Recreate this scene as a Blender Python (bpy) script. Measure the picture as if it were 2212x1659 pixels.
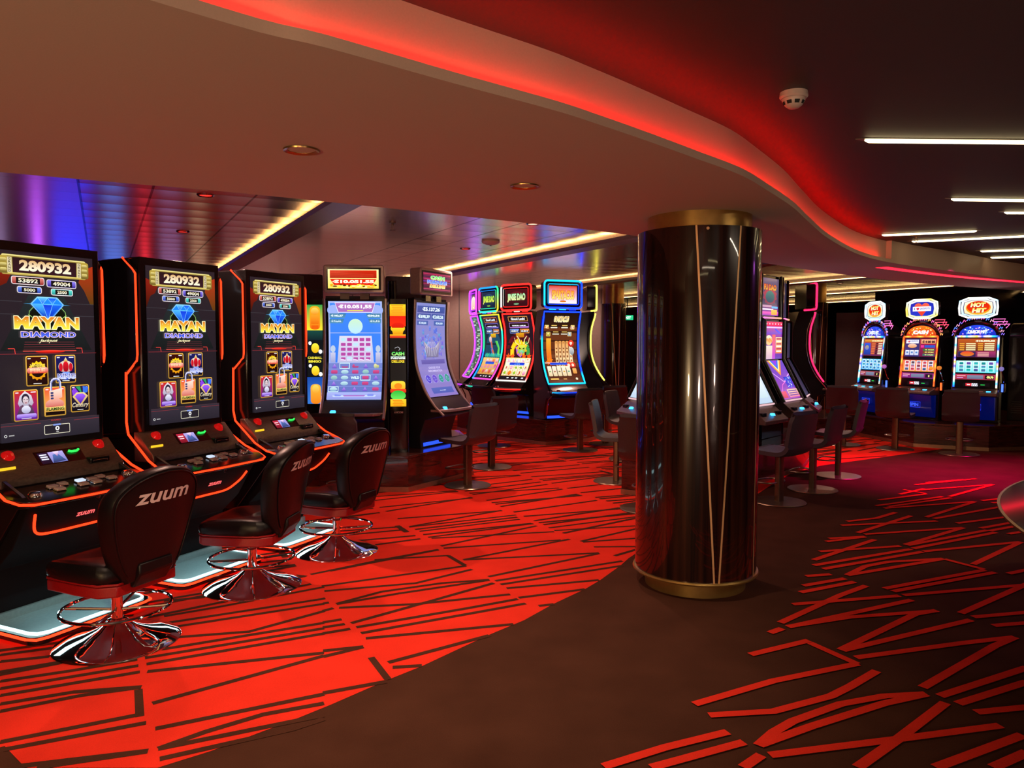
import bpy, math, random
from mathutils import Vector, Matrix
for o in list(bpy.data.objects): bpy.data.objects.remove(o, do_unlink=True)
S = bpy.context.scene
COL = S.collection
PI = math.pi
sin, cos = math.sin, math.cos
R_ = math.radians
FPX, CX, CY, CAMH = 1640.0, 1106.0, 829.5, 1.65
PITCH = math.atan((829.5 - 737) / FPX)

# ------------------------------------------------------------------ camera, world, exposure, lights
cam_d = bpy.data.cameras.new('camera'); cam = bpy.data.objects.new('camera', cam_d); COL.objects.link(cam)
cam.location = (0, 0, CAMH); cam.rotation_euler = (PI / 2 - PITCH, 0, 0)
cam_d.sensor_fit = 'HORIZONTAL'; cam_d.sensor_width = 36; cam_d.lens = 36 * FPX / 2212
cam_d.clip_start = 0.02; cam_d.clip_end = 100
S.camera = cam
W = bpy.data.worlds.new('world'); S.world = W; W.use_nodes = True
W.node_tree.nodes['Background'].inputs[0].default_value = (0.30, 0.16, 0.14, 1)
W.node_tree.nodes['Background'].inputs[1].default_value = 0.15
S.view_settings.view_transform = 'Standard'; S.view_settings.look = 'None'
S.view_settings.exposure = 0.0; S.view_settings.gamma = 1.0; S.view_settings.use_curve_mapping = False

def spot(name, loc, tgt, energy, color, size=100, blend=.6, rad=.05):
    d = bpy.data.lights.new(name, 'SPOT'); d.energy = energy; d.color = color
    d.spot_size = R_(size); d.spot_blend = blend; d.shadow_soft_size = rad
    o = bpy.data.objects.new(name, d); COL.objects.link(o); o.location = loc
    v = Vector(tgt) - Vector(loc); o.rotation_euler = v.to_track_quat('-Z', 'Y').to_euler()
    return o
def area(name, loc, tgt, energy, color, sx, sy, roll=0):
    d = bpy.data.lights.new(name, 'AREA'); d.energy = energy; d.color = color
    d.shape = 'RECTANGLE'; d.size = sx; d.size_y = sy
    o = bpy.data.objects.new(name, d); COL.objects.link(o); o.location = loc
    v = Vector(tgt) - Vector(loc); q = v.to_track_quat('-Z', 'Y'); o.rotation_euler = q.to_euler()
    o.rotation_euler.rotate_axis('Z', roll)
    return o
WARM = (1, .72, .5)
# downlights of the soffit (two in view, the others added unseen along the same row)
for p, e in (((-.903, 3.305, 2.44), 120), ((.066, 4.061, 2.44), 95), ((-1.87, 2.55, 2.44), 60), ((-2.8, 1.8, 2.44), 40)):
    spot('soffit_downlight_lamp', p, (p[0] - .05, p[1] + .1, 0), e, WARM, 105, .8, .04)
# red-lensed downlights of the metal ceiling, then added lamps brightening further back
for p, e in (((-2.371, 5.947, 2.74), 150), ((-3.395, 7.908, 2.74), 60), ((-.572, 9.359, 2.74), 150), ((.2, 7.4, 2.74), 150), ((1.78, 12.2, 2.74), 130), ((3.2, 12.9, 2.74), 100), ((5.0, 11.9, 2.74), 80)):
    spot('ceiling_downlight_and_fill_lamp', p, (p[0] + .3, p[1] - .3, 0), e, (1, .55, .42), 120, .8, .05)
# added fill lamps, out of view, shaped like the dark ceiling's tubes
area('tube_fill_lamp', (1.6, -1.2, 2.66), (1.6, -1.2, 0), 25, (1, .82, .6), 2.5, .08)
area('tube_fill_lamp', (4.6, 2.6, 2.66), (4.6, 2.6, 0), 55, (1, .82, .6), 2.5, .08)
# added fill spots behind the viewer that warm the soffit
spot('soffit_fill_lamp', (-3.0, -2.6, .9), (-1.4, 1.6, 2.5), 480, (1, .66, .32), 130, 1, .18)
spot('soffit_fill_lamp', (-.2, -3.0, .9), (.4, 2.6, 2.5), 210, (1, .66, .48), 130, 1, .18)
spot('soffit_fill_lamp', (3.6, -2.8, 1.1), (3.4, 4.0, 2.2), 120, (1, .70, .56), 130, 1, .18)
# added spots that brighten the panelled partition
for wx in (-5.6, -3.2, -.9, 1.3): spot('partition_fill_lamp', (wx, 15.9, 2.70), (wx, 17.2, 1.1), 55, (1, .72, .6), 120, .8, .06)
for p in ((-5.5, 12.5), (-1.0, 12.6), (3.2, 14.6), (6.4, 14.9), (8.6, 12.4)): spot('ceiling_downlight_and_fill_lamp', (*p, 2.74), (p[0] + .2, p[1] - .6, 0), 90, (1, .62, .5), 140, .8, .06)  # more added lamps, brightening the far area
# magenta wash over the far right carpet
spot('red_wash_lamp', (5.3, 8.75, 2.64), (5.0, 9.3, 0), 750, (1, .0, .32), 76, 1, .1)
spot('red_wash_lamp', (7.3, 9.3, 2.64), (6.7, 9.3, 0), 600, (1, .0, .30), 80, 1, .1)
spot('violet_wash_lamp', (6.9, 6.3, 2.62), (5.4, 6.0, 0), 60, (.75, .15, 1), 120, .9, .1)

# ------------------------------------------------------------------ helpers
def L(h):                                    # sRGB hex -> linear rgb
    if not isinstance(h, str): return tuple(h)
    c = [int(h[i:i + 2], 16) / 255 for i in (0, 2, 4)]
    return tuple(x / 12.92 if x < .04045 else ((x + .055) / 1.055) ** 2.4 for x in c)
MATS = {}
def mat(name, col=(.5, .5, .5), rough=.5, metal=0, coat=0, spec=.5, aniso=0, emit=None, es=0):
    if name in MATS: return MATS[name]
    m = bpy.data.materials.new(name); m.use_nodes = True
    b = m.node_tree.nodes['Principled BSDF']
    b.inputs['Base Color'].default_value = (*L(col), 1); b.inputs['Roughness'].default_value = rough
    b.inputs['Metallic'].default_value = metal; b.inputs['Coat Weight'].default_value = coat
    b.inputs['Coat Roughness'].default_value = .05
    b.inputs['Specular IOR Level'].default_value = spec; b.inputs['Anisotropic'].default_value = aniso
    if emit: b.inputs['Emission Color'].default_value = (*L(emit), 1); b.inputs['Emission Strength'].default_value = es
    MATS[name] = m; return m
def noisy(m, scale=8, amt=.25, bump=.1, stretch=(1, 1, 1), dist=.01, rough_var=0):
    nt = m.node_tree; N = nt.nodes; K = nt.links; b = N['Principled BSDF']
    tc = N.new('ShaderNodeTexCoord'); mp = N.new('ShaderNodeMapping'); mp.inputs['Scale'].default_value = stretch
    n = N.new('ShaderNodeTexNoise'); n.inputs['Scale'].default_value = scale; n.inputs['Detail'].default_value = 6
    K.new(tc.outputs['Object'], mp.inputs[0]); K.new(mp.outputs[0], n.inputs['Vector'])
    c = b.inputs['Base Color'].default_value
    r = N.new('ShaderNodeValToRGB'); r.color_ramp.elements[0].position = .3; r.color_ramp.elements[1].position = .7
    r.color_ramp.elements[0].color = (*[max(0, x * (1 - amt)) for x in c[:3]], 1)
    r.color_ramp.elements[1].color = (*[x * (1 + amt) for x in c[:3]], 1)
    K.new(n.outputs['Fac'], r.inputs[0]); K.new(r.outputs[0], b.inputs['Base Color'])
    if bump:
        bu = N.new('ShaderNodeBump'); bu.inputs['Strength'].default_value = bump; bu.inputs['Distance'].default_value = dist
        K.new(n.outputs['Fac'], bu.inputs['Height']); K.new(bu.outputs[0], b.inputs['Normal'])
    return m
def attr_mat(name, strength, gloss):
    m = bpy.data.materials.new(name); m.use_nodes = True; nt = m.node_tree; b = nt.nodes['Principled BSDF']
    a = nt.nodes.new('ShaderNodeVertexColor'); a.layer_name = 'Col'
    b.inputs['Base Color'].default_value = (.01, .01, .01, 1)
    b.inputs['Roughness'].default_value = .12 if gloss else .5
    b.inputs['Specular IOR Level'].default_value = .35 if gloss else 0
    nt.links.new(a.outputs['Color'], b.inputs['Emission Color']); b.inputs['Emission Strength'].default_value = strength
    MATS[name] = m; return m
M_SCREEN = attr_mat('lit_screen', 1.15, True)
M_NEON = attr_mat('neon_tube', 1.0, False)
black = mat('gloss_black_plastic', (.008, .007, .008), .16, spec=.6)
matte = noisy(mat('matte_black_paint', (.012, .010, .012), .5), 60, .2, .05)
leather = noisy(mat('black_leather', (.006, .004, .005), .36, spec=.26), 180, .2, .25, dist=.002)
redtrim = noisy(mat('red_leather_trim', (.26, .004, .006), .4), 150, .15, .1, dist=.002)
brownlea = noisy(mat('taupe_leather', (.050, .036, .044), .48), 140, .15, .2, dist=.002)
chrome = mat('chrome', (.82, .82, .84), .05, 1)
dchrome = mat('dark_chrome', (.25, .23, .24), .12, 1)
brass = noisy(mat('brushed_brass', (.45, .27, .09), .32, .9), 30, .1, .03, (1, 1, 8))
bronze = noisy(mat('bronze_post', (.16, .09, .055), .35, .7), 30, .1, .03)
bbase = noisy(mat('satin_bronze_base', (.30, .22, .15), .3, .9), 20, .1, .03)
bezel = noisy(mat('bronze_grey_bezel', (.42, .33, .33), .34, .5), 50, .08, .02)
deckm = noisy(mat('dark_brushed_deck', (.17, .13, .105), .38, .6), 40, .25, .05, (1, 12, 1))
teal = noisy(mat('steel_foot_plate', (.22, .32, .33), .38, .5), 60, .08, .02)
white = noisy(mat('off_white_plastic', (.55, .42, .38), .4), 30, .06, .02)
greyp = noisy(mat('grey_machine_back', (.10, .085, .085), .45), 40, .15, .04)
ruby = mat('red_clear_plastic', (.5, .005, .005), .1, emit=(1, .01, .01), es=.35)
softblack = mat('soft_black_panel', (.006, .005, .006), .6, spec=.08)
rubberm = mat('rubber', (.01, .01, .01), .7)

class MB:
    def __init__(s): s.v = []; s.f = []; s.mi = []; s.mats = []; s.c = {}
    def m(s, mt):
        if mt not in s.mats: s.mats.append(mt)
        return s.mats.index(mt)
    def add(s, vs, fs, mt, cols=None):
        b = len(s.v); s.v += [tuple(x) for x in vs]; k = s.m(mt)
        for f in fs:
            s.f.append(tuple(b + i for i in f)); s.mi.append(k)
        if cols:
            for i, c in enumerate(cols): s.c[b + i] = c
    def box(s, x0, x1, y0, y1, z0, z1, mt):
        s.add([(x0, y0, z0), (x1, y0, z0), (x1, y1, z0), (x0, y1, z0), (x0, y0, z1), (x1, y0, z1), (x1, y1, z1), (x0, y1, z1)],
              [(0, 3, 2, 1), (4, 5, 6, 7), (0, 1, 5, 4), (1, 2, 6, 5), (2, 3, 7, 6), (3, 0, 4, 7)], mt)
    def prism(s, poly, a0, a1, mt, axis='z'):           # poly of 2-D points extruded along an axis
        n = len(poly)
        def P(p, a): return (p[0], p[1], a) if axis == 'z' else ((a, p[0], p[1]) if axis == 'x' else (p[0], a, p[1]))
        vs = [P(p, a0) for p in poly] + [P(p, a1) for p in poly]
        fs = [tuple(range(n - 1, -1, -1)), tuple(range(n, 2 * n))] + [(i, (i + 1) % n, n + (i + 1) % n, n + i) for i in range(n)]
        ar = sum(poly[i][0] * poly[(i + 1) % n][1] - poly[(i + 1) % n][0] * poly[i][1] for i in range(n))
        if (ar < 0) != (axis == 'y'): fs = [tuple(reversed(f)) for f in fs]
        s.add(vs, fs, mt)
    def lathe(s, prof, mt, n=48, c=(0, 0), a0=0, a1=2 * PI):
        vs = []; fs = []; k = len(prof); full = abs(a1 - a0 - 2 * PI) < 1e-6; m = n if full else n + 1
        for i in range(m):
            a = a0 + (a1 - a0) * i / n
            vs += [(c[0] + r * cos(a), c[1] + r * sin(a), z) for r, z in prof]
        for i in range(n):
            j = (i + 1) % m
            for q in range(k - 1): fs.append((i * k + q, j * k + q, j * k + q + 1, i * k + q + 1))
        s.add(vs, fs, mt)
    def tube(s, pts, r, mt, n=8, closed=False, cols=None, flat=1):
        pts = [Vector(p) for p in pts]; N = len(pts); vs = []; fs = []; vc = []
        up = None
        for i, p in enumerate(pts):
            a = pts[(i - 1) % N] if (closed or i > 0) else p
            b = pts[(i + 1) % N] if (closed or i < N - 1) else p
            t = (b - a); t = t.normalized() if t.length > 1e-9 else Vector((0, 0, 1))
            if up is None:
                up = Vector((0, 0, 1)) if abs(t.z) < .9 else Vector((1, 0, 0))
            e1 = (up - t * up.dot(t))
            e1 = e1.normalized() if e1.length > 1e-6 else t.orthogonal().normalized()
            up = e1; e2 = t.cross(e1)
            rr = r[i] if isinstance(r, (list, tuple)) else r
            for k in range(n):
                an = 2 * PI * k / n
                vs.append(p + e1 * (rr * cos(an)) + e2 * (rr * flat * sin(an)))
                if cols: vc.append(cols[i])
        for i in range(N if closed else N - 1):
            j = (i + 1) % N
            for k in range(n): fs.append((i * n + k, i * n + (k + 1) % n, j * n + (k + 1) % n, j * n + k))
        if not closed: fs += [tuple(range(n - 1, -1, -1)), tuple((N - 1) * n + k for k in range(n))]
        s.add(vs, fs, mt, vc if cols else None)
    def grid(s, P, nu, nv, mt, thick=None):              # P(i,j) -> point
        vs = [P(i, j) for i in range(nu) for j in range(nv)]
        fs = [(i * nv + j, (i + 1) * nv + j, (i + 1) * nv + j + 1, i * nv + j + 1) for i in range(nu - 1) for j in range(nv - 1)]
        s.add(vs, fs, mt)
    def build(s, name, parent=None, bevel=0, seg=2, smooth=True, subsurf=0, solid=0):
        me = bpy.data.meshes.new(name); me.from_pydata(s.v, [], s.f)
        for m_ in s.mats: me.materials.append(m_)
        me.polygons.foreach_set('material_index', s.mi)
        if s.c:
            a = me.color_attributes.new('Col', 'FLOAT_COLOR', 'POINT')
            for i in range(len(s.v)): a.data[i].color = (*s.c.get(i, (0, 0, 0)), 1)
        me.update()
        if smooth: me.shade_smooth(); me.set_sharp_from_angle(angle=R_(38))
        o = bpy.data.objects.new(name, me); COL.objects.link(o)
        if parent: o.parent = parent
        if solid:
            md = o.modifiers.new('solid', 'SOLIDIFY'); md.thickness = solid; md.offset = 0
        if bevel:
            md = o.modifiers.new('bevel', 'BEVEL'); md.width = bevel; md.segments = seg; md.limit_method = 'ANGLE'; md.angle_limit = R_(40)
        if subsurf:
            md = o.modifiers.new('subd', 'SUBSURF'); md.levels = subsurf; md.render_levels = subsurf
        return o
def thing(name, label, cat, loc=(0, 0, 0), rz=0, group=None):
    o = bpy.data.objects.new(name, None); COL.objects.link(o); o.location = loc; o.rotation_euler = (0, 0, R_(rz))
    o.empty_display_size = .2
    o['label'] = label; o['category'] = cat
    if group: o['group'] = group
    return o
def tag(o, label, cat, group=None, kind=None):
    if label: o['label'] = label
    if cat: o['category'] = cat
    if group: o['group'] = group
    if kind: o['kind'] = kind
    return o
def struct(o): o['kind'] = 'structure'; return o
def dup(root, loc, rz, label, group=None):
    r = root.copy(); COL.objects.link(r); r.location = loc; r.rotation_euler = (0, 0, R_(rz)); r['label'] = label
    if group: r['group'] = group
    def rec(src, dst):
        for ch in list(src.children):
            c = ch.copy(); COL.objects.link(c); c.parent = dst; rec(ch, c)
    rec(root, r); return r
def rrect(x0, x1, y0, y1, r, n=5):
    p = []
    for cx, cy, a in ((x1 - r, y1 - r, 0), (x0 + r, y1 - r, 90), (x0 + r, y0 + r, 180), (x1 - r, y0 + r, 270)):
        for i in range(n + 1):
            t = R_(a + 90 * i / n); p.append((cx + r * cos(t), cy + r * sin(t)))
    return p

# ------------------------------------------------------------------ flat artwork for screens and signs
TC = {}
def text_mesh(s, off=0.0, shear=0.0):
    k = (s, off, shear)
    if k in TC: return TC[k]
    c = bpy.data.curves.new('t', 'FONT'); c.body = s; c.size = 1; c.offset = off; c.shear = shear; c.resolution_u = 3
    o = bpy.data.objects.new('t', c); me = bpy.data.meshes.new_from_object(o)
    vs = [tuple(v.co) for v in me.vertices]; fs = [tuple(p.vertices) for p in me.polygons]
    bpy.data.objects.remove(o); bpy.data.curves.remove(c); bpy.data.meshes.remove(me)
    if not vs: vs = [(0, 0, 0)]
    xs = [v[0] for v in vs]; ys = [v[1] for v in vs]
    TC[k] = (vs, fs, (min(xs), max(xs), min(ys), max(ys))); return TC[k]
class Canvas:                                            # drawn in 0..W, 0..H with y down
    def __init__(s, W, H): s.W = W; s.H = H; s.v = []; s.f = []; s.c = []; s.z = 0
    def poly(s, pts, col, col2=None):
        s.z += 1; b = len(s.v); ys = [p[1] for p in pts]; y0, y1 = min(ys), max(ys)
        c1 = L(col); c2 = L(col2) if col2 else c1
        for p in pts:
            t = (p[1] - y0) / (y1 - y0 + 1e-9); s.v.append((p[0], p[1], s.z)); s.c.append(tuple(a + (b_ - a) * t for a, b_ in zip(c1, c2)))
        s.f.append(tuple(range(b, b + len(pts))))
    def rect(s, x0, y0, x1, y1, col, col2=None, r=0, nv=1):
        if r: return s.poly([(p[0], p[1]) for p in rrect(x0, x1, y0, y1, r, 3)], col, col2)
        s.z += 1; b = len(s.v); c1 = L(col); c2 = L(col2) if col2 else c1; nv = max(nv, int(abs(y1 - y0) / s.H * 16) + 1)
        for i in range(nv + 1):
            t = i / nv; y = y0 + (y1 - y0) * t; c = tuple(a + (b_ - a) * t for a, b_ in zip(c1, c2))
            s.v += [(x0, y, s.z), (x1, y, s.z)]; s.c += [c, c]
        for i in range(nv): s.f.append((b + 2 * i, b + 2 * i + 1, b + 2 * i + 3, b + 2 * i + 2))
    def frame(s, x0, y0, x1, y1, w, col, inner, r=0, col2=None, inner2=None):
        s.rect(x0, y0, x1, y1, col, col2, r=r); s.rect(x0 + w, y0 + w, x1 - w, y1 - w, inner, inner2, r=max(0, r - w))
    def circ(s, x, y, rx, ry, col, col2=None, n=20, a0=0):
        s.poly([(x + rx * cos(2 * PI * i / n + a0), y + ry * sin(2 * PI * i / n + a0)) for i in range(n)], col, col2)
    def star(s, x, y, r1, r2, n, col, col2=None):
        s.poly([(x + (r1 if i % 2 else r2) * cos(PI * i / n), y + (r1 if i % 2 else r2) * sin(PI * i / n)) for i in range(2 * n)], col, col2)
    def line(s, x0, y0, x1, y1, w, col):
        dx, dy = x1 - x0, y1 - y0; l = math.hypot(dx, dy) or 1; nx, ny = -dy / l * w / 2, dx / l * w / 2
        s.poly([(x0 + nx, y0 + ny), (x1 + nx, y1 + ny), (x1 - nx, y1 - ny), (x0 - nx, y0 - ny)], col)
    def path(s, pts, w, col):
        for a, b in zip(pts, pts[1:]): s.line(*a, *b, w, col)
    def text(s, t, x0, y0, x1, y1, col, col2=None, off=.015, shear=0, grow=0):
        vs, fs, (a, b_, c, d) = text_mesh(t, off, shear)
        x0 -= grow; x1 += grow; y0 -= grow; y1 += grow
        s.z += 1; b = len(s.v); c1 = L(col); c2 = L(col2) if col2 else c1
        for v in vs:
            u = (v[0] - a) / (b_ - a + 1e-9); w = (v[1] - c) / (d - c + 1e-9)
            s.v.append((x0 + (x1 - x0) * u, y1 + (y0 - y1) * w, s.z)); s.c.append(tuple(p + (q - p) * (1 - w) for p, q in zip(c1, c2)))
        s.f += [tuple(b + i for i in f) for f in fs]
    def otext(s, t, x0, y0, x1, y1, col, col2, edge, g=.6, off=.02, shear=0):
        s.text(t, x0, y0, x1, y1, edge, off=off + .05, shear=shear, grow=g); s.text(t, x0, y0, x1, y1, col, col2, off=off, shear=shear)
    def slice(s, step):                                   # cut tall faces into bands so they follow a curved glass
        nf = []
        for f in s.f:
            ys = [s.v[i][1] for i in f]
            if max(ys) - min(ys) <= step * 1.05: nf.append(f); continue
            cur = [(s.v[i], s.c[i]) for i in f]; y = math.floor(min(ys) / step + 1) * step
            def cut(poly, yy, keep):
                out = []
                for a, b in zip(poly, poly[1:] + poly[:1]):
                    ia = (a[0][1] <= yy) == keep; ib = (b[0][1] <= yy) == keep
                    if ia: out.append(a)
                    if ia != ib:
                        k = (yy - a[0][1]) / (b[0][1] - a[0][1]); out.append((tuple(p + (q - p) * k for p, q in zip(a[0], b[0])), tuple(p + (q - p) * k for p, q in zip(a[1], b[1]))))
                return out
            while cur and y < max(ys) + step:
                part = cut(cur, y, True); cur = cut(cur, y, False)
                if len(part) > 2:
                    b0 = len(s.v); s.v += [p[0] for p in part]; s.c += [p[1] for p in part]; nf.append(tuple(range(b0, b0 + len(part))))
                y += step
                if len(cur) < 3: break
        s.f = nf
    def build(s, name, P, parent, mt=None, lift=.00012):
        """P(u,v) with u,v in 0..1 (v down) -> (point, normal)"""
        vs = []
        for x, y, z in s.v:
            p, n = P(x / s.W, y / s.H); vs.append(tuple(p[i] + n[i] * (z * lift + .0005) for i in range(3)))
        me = bpy.data.meshes.new(name); me.from_pydata(vs, [], s.f); me.materials.append(mt or M_SCREEN)
        a = me.color_attributes.new('Col', 'FLOAT_COLOR', 'POINT')
        for i, c in enumerate(s.c): a.data[i].color = (*c, 1)
        me.update(); o = bpy.data.objects.new(name, me); COL.objects.link(o)
        if parent: o.parent = parent
        return o
def flatP(x0, x1, z0, z1, y=0, tilt=0):                  # facing -y ; tilt leans the top back
    def P(u, v):
        h = (1 - v) * (z1 - z0)
        return (x0 + (x1 - x0) * u, y + h * sin(tilt), z0 + h * cos(tilt)), (0, -cos(tilt), sin(tilt))
    return P
def profP(x0, x1, prof):                                 # prof: (y,z) from top to bottom, facing -y
    d = [0]
    for a, b in zip(prof, prof[1:]): d.append(d[-1] + math.hypot(b[0] - a[0], b[1] - a[1]))
    def P(u, v):
        t = min(max(v, 0), 1) * d[-1]; i = 0
        while i < len(d) - 2 and d[i + 1] < t: i += 1
        k = (t - d[i]) / (d[i + 1] - d[i]); a, b = prof[i], prof[i + 1]
        dy, dz = b[0] - a[0], b[1] - a[1]; l = math.hypot(dy, dz)
        return (x0 + (x1 - x0) * u, a[0] + dy * k, a[1] + dz * k), (0, dz / l, -dy / l)
    return P
def spline(pts, n=6):                                    # Catmull-Rom
    out = []
    P = [pts[0]] + list(pts) + [pts[-1]]
    for i in range(1, len(P) - 2):
        for k in range(n):
            t = k / n; a, b, c, d = P[i - 1], P[i], P[i + 1], P[i + 2]
            out.append(tuple(.5 * (2 * b[j] + (c[j] - a[j]) * t + (2 * a[j] - 5 * b[j] + 4 * c[j] - d[j]) * t * t + (3 * b[j] - a[j] - 3 * c[j] + d[j]) * t ** 3) for j in range(len(b))))
    out.append(tuple(pts[-1])); return out
def word(name, s, P, parent, mt, off=.02, shear=0):      # painted or lit word on a surface
    vs, fs, (a, b, c, d) = text_mesh(s, off, shear)
    out = []
    for v in vs:
        p, n = P((v[0] - a) / (b - a), 1 - (v[1] - c) / (d - c)); out.append(tuple(p[i] + n[i] * .002 for i in range(3)))
    me = bpy.data.meshes.new(name); me.from_pydata(out, [], fs); me.materials.append(mt)
    o = bpy.data.objects.new(name, me); COL.objects.link(o); o.parent = parent
    return o

def px_floor(x, y, z=0.0):                               # measured point of the photograph on a level plane
    u = (x - CX) / FPX; v = (CY - y) / FPX; c, s = cos(PITCH), sin(PITCH)
    r = (u, c + v * s, v * c - s); t = (z - CAMH) / r[2]; return (r[0] * t, r[1] * t)

# ------------------------------------------------------------------ floor and its carpet pattern
def carpet_mat(name, col, var):
    m = mat(name, col, .95, spec=.03); nt = m.node_tree; N = nt.nodes; K = nt.links; b = N['Principled BSDF']
    tc = N.new('ShaderNodeTexCoord')
    n1 = N.new('ShaderNodeTexNoise'); n1.inputs['Scale'].default_value = 3; n1.inputs['Detail'].default_value = 5
    n2 = N.new('ShaderNodeTexNoise'); n2.inputs['Scale'].default_value = 260; n2.inputs['Detail'].default_value = 2
    K.new(tc.outputs['Object'], n1.inputs['Vector']); K.new(tc.outputs['Object'], n2.inputs['Vector'])
    mx = N.new('ShaderNodeMix'); mx.data_type = 'FLOAT'; mx.inputs[0].default_value = .45
    K.new(n1.outputs['Fac'], mx.inputs[2]); K.new(n2.outputs['Fac'], mx.inputs[3])
    r = N.new('ShaderNodeValToRGB'); c = L(col)
    r.color_ramp.elements[0].position = .35; r.color_ramp.elements[0].color = (*[x * (1 - var) for x in c], 1)
    r.color_ramp.elements[1].position = .65; r.color_ramp.elements[1].color = (*[x * (1 + var) for x in c], 1)
    K.new(mx.outputs[0], r.inputs[0]); K.new(r.outputs[0], b.inputs['Base Color'])
    bu = N.new('ShaderNodeBump'); bu.inputs['Strength'].default_value = .35; bu.inputs['Distance'].default_value = .004
    K.new(n2.outputs['Fac'], bu.inputs['Height']); K.new(bu.outputs[0], b.inputs['Normal'])
    return m
C_DARK = carpet_mat('brown_carpet', (.066, .024, .014), .22)
C_RED = carpet_mat('red_carpet', (.74, .032, .016), .12)
fl = MB()
fl.add([(-10, -6, 0), (16, -6, 0), (16, 26, 0), (-10, 26, 0)], [(0, 1, 2, 3)], C_DARK)
edge_px = [(40, 1659), (20, 1625), (0, 1605)]
edge = [(-3.4, 2.4), (-2.6, 2.55)] + [px_floor(*p) for p in ((10, 1612), (55, 1659), (340, 1659), (455, 1623), (640, 1553), (716, 1522), (835, 1470), (910, 1440), (1053, 1373), (1132, 1340), (1195, 1305), (1265, 1272), (1297, 1253), (1340, 1222), (1358, 1206), (1376, 1194))]
edge += [(1.45, 6.4), (1.95, 7.1), (2.45, 7.8), (2.95, 8.6), (3.45, 9.35), (4.1, 10.0), (4.9, 10.5), (5.7, 11.0), (6.5, 11.5), (8, 12.6), (9, 15), (9, 24), (-9, 24), (-9, 2.4)]
redpoly = edge
fl.add([(x, y, .001) for x, y in redpoly], [tuple(range(len(redpoly)))], C_RED)
def stroke(pts, w, mt, z, taper=False):
    n = len(pts); Lf = []; Rt = []
    for i, p in enumerate(pts):
        a = pts[max(i - 1, 0)]; b = pts[min(i + 1, n - 1)]
        dx, dy = b[0] - a[0], b[1] - a[1]; l = math.hypot(dx, dy) or 1
        ww = w / 2
        nx, ny = -dy / l * ww, dx / l * ww
        Lf.append((p[0] + nx, p[1] + ny, z)); Rt.append((p[0] - nx, p[1] - ny, z))
    vs = Lf + Rt
    fl.add(vs, [(i, n + i, n + i + 1, i + 1) for i in range(n - 1)], mt)
ZC = [.0020]
def nz(): ZC[0] += .000004; return ZC[0]
# left field: strokes measured in the photograph (region origin / scale)
def tr(o, k, lst):
    if o[0] == 600:                                       # the strokes already begun further left carry on here
        for s_ in lst:
            if s_[0][0] == 0:
                a, b = s_[0], s_[1]; q = min(1, 262 / max(b[0], 1)); s_[0] = (a[0] + (b[0] - a[0]) * q, a[1] + (b[1] - a[1]) * q)
        lst = [s_ for s_ in lst if s_[0] != s_[1]]
    return [[px_floor(o[0] + x / k, o[1] + y / k) for x, y in s] for s in lst]
leftA = tr((0, 1240), 3.16, [
    [(0, 735), (500, 660), (938, 585)], [(0, 785), (945, 627)], [(0, 832), (955, 670)], [(0, 890), (500, 808), (965, 772)], [(0, 940), (560, 830), (965, 775)],
    [(945, 790), (955, 975)], [(0, 1150), (960, 960)], [(30, 1200), (998, 1018)], [(100, 1318), (1010, 1210)], [(250, 1324), (1010, 1212)],
    [(990, 575), (2212, 372)], [(1000, 617), (2212, 408)], [(1050, 525), (2212, 335)], [(1005, 668), (2212, 540)], [(1040, 885), (2212, 560)],
    [(1060, 1058), (2212, 822)], [(1080, 1195), (1400, 1080), (1800, 960), (2212, 885)], [(1080, 1195), (2212, 965)], [(1090, 1265), (2000, 1060), (2212, 990)],
    [(0, 600), (340, 565)], [(0, 690), (460, 600)], [(0, 555), (370, 505)], [(1180, 435), (1700, 395), (2212, 255)], [(1190, 362), (2212, 205)], [(1140, 335), (2212, 170)],
    [(1120, 290), (1500, 225), (2212, 90)], [(1120, 185), (1400, 160)]])
leftB = tr((600, 1040), 2.68, [
    [(0, 718), (275, 678)], [(0, 745), (297, 703)], [(0, 820), (322, 735)], [(0, 860), (370, 800)], [(0, 888), (388, 827)], [(0, 925), (420, 855)], [(0, 1010), (495, 958)], [(0, 1080), (495, 960)],
    [(540, 1020), (640, 1150)], [(0, 1275), (630, 1160)], [(340, 710), (600, 640), (950, 590), (1225, 570)], [(340, 712), (700, 650), (1225, 572)], [(355, 733), (790, 712)], [(425, 822), (900, 690), (1250, 590)],
    [(455, 846), (1100, 735), (1390, 682)], [(482, 880), (1435, 708)], [(510, 910), (1365, 828)], [(790, 712), (1345, 655)], [(640, 1050), (1225, 893)], [(665, 1078), (834, 1068)],
    [(255, 608), (1090, 490)], [(270, 636), (800, 590), (1125, 510)], [(190, 540), (600, 455), (930, 395)], [(100, 545), (165, 552)], [(300, 520), (930, 397)], [(985, 430), (1085, 488)], [(560, 455), (990, 430)],
    [(1075, 455), (1860, 415)], [(1075, 455), (1690, 335)], [(1220, 553), (1860, 418)], [(1260, 577), (1995, 462)], [(1290, 598), (2000, 488)], [(1325, 620), (1860, 572)], [(1395, 675), (1780, 625)], [(1510, 722), (1600, 712)],
    [(1755, 348), (2075, 275)], [(1765, 352), (2075, 330)], [(1830, 380), (2075, 378)], [(1950, 432), (2075, 395)],
    [(945, 375), (1500, 258)], [(960, 388), (1640, 340)], [(890, 330), (1600, 292)], [(870, 325), (1480, 245)], [(820, 290), (1400, 220)], [(760, 265), (1380, 195)], [(1570, 270), (2075, 205)], [(1600, 285), (2075, 258)]])
for s in leftA + [q for q in leftB if q]: stroke(s, .036, C_DARK, nz())
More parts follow.
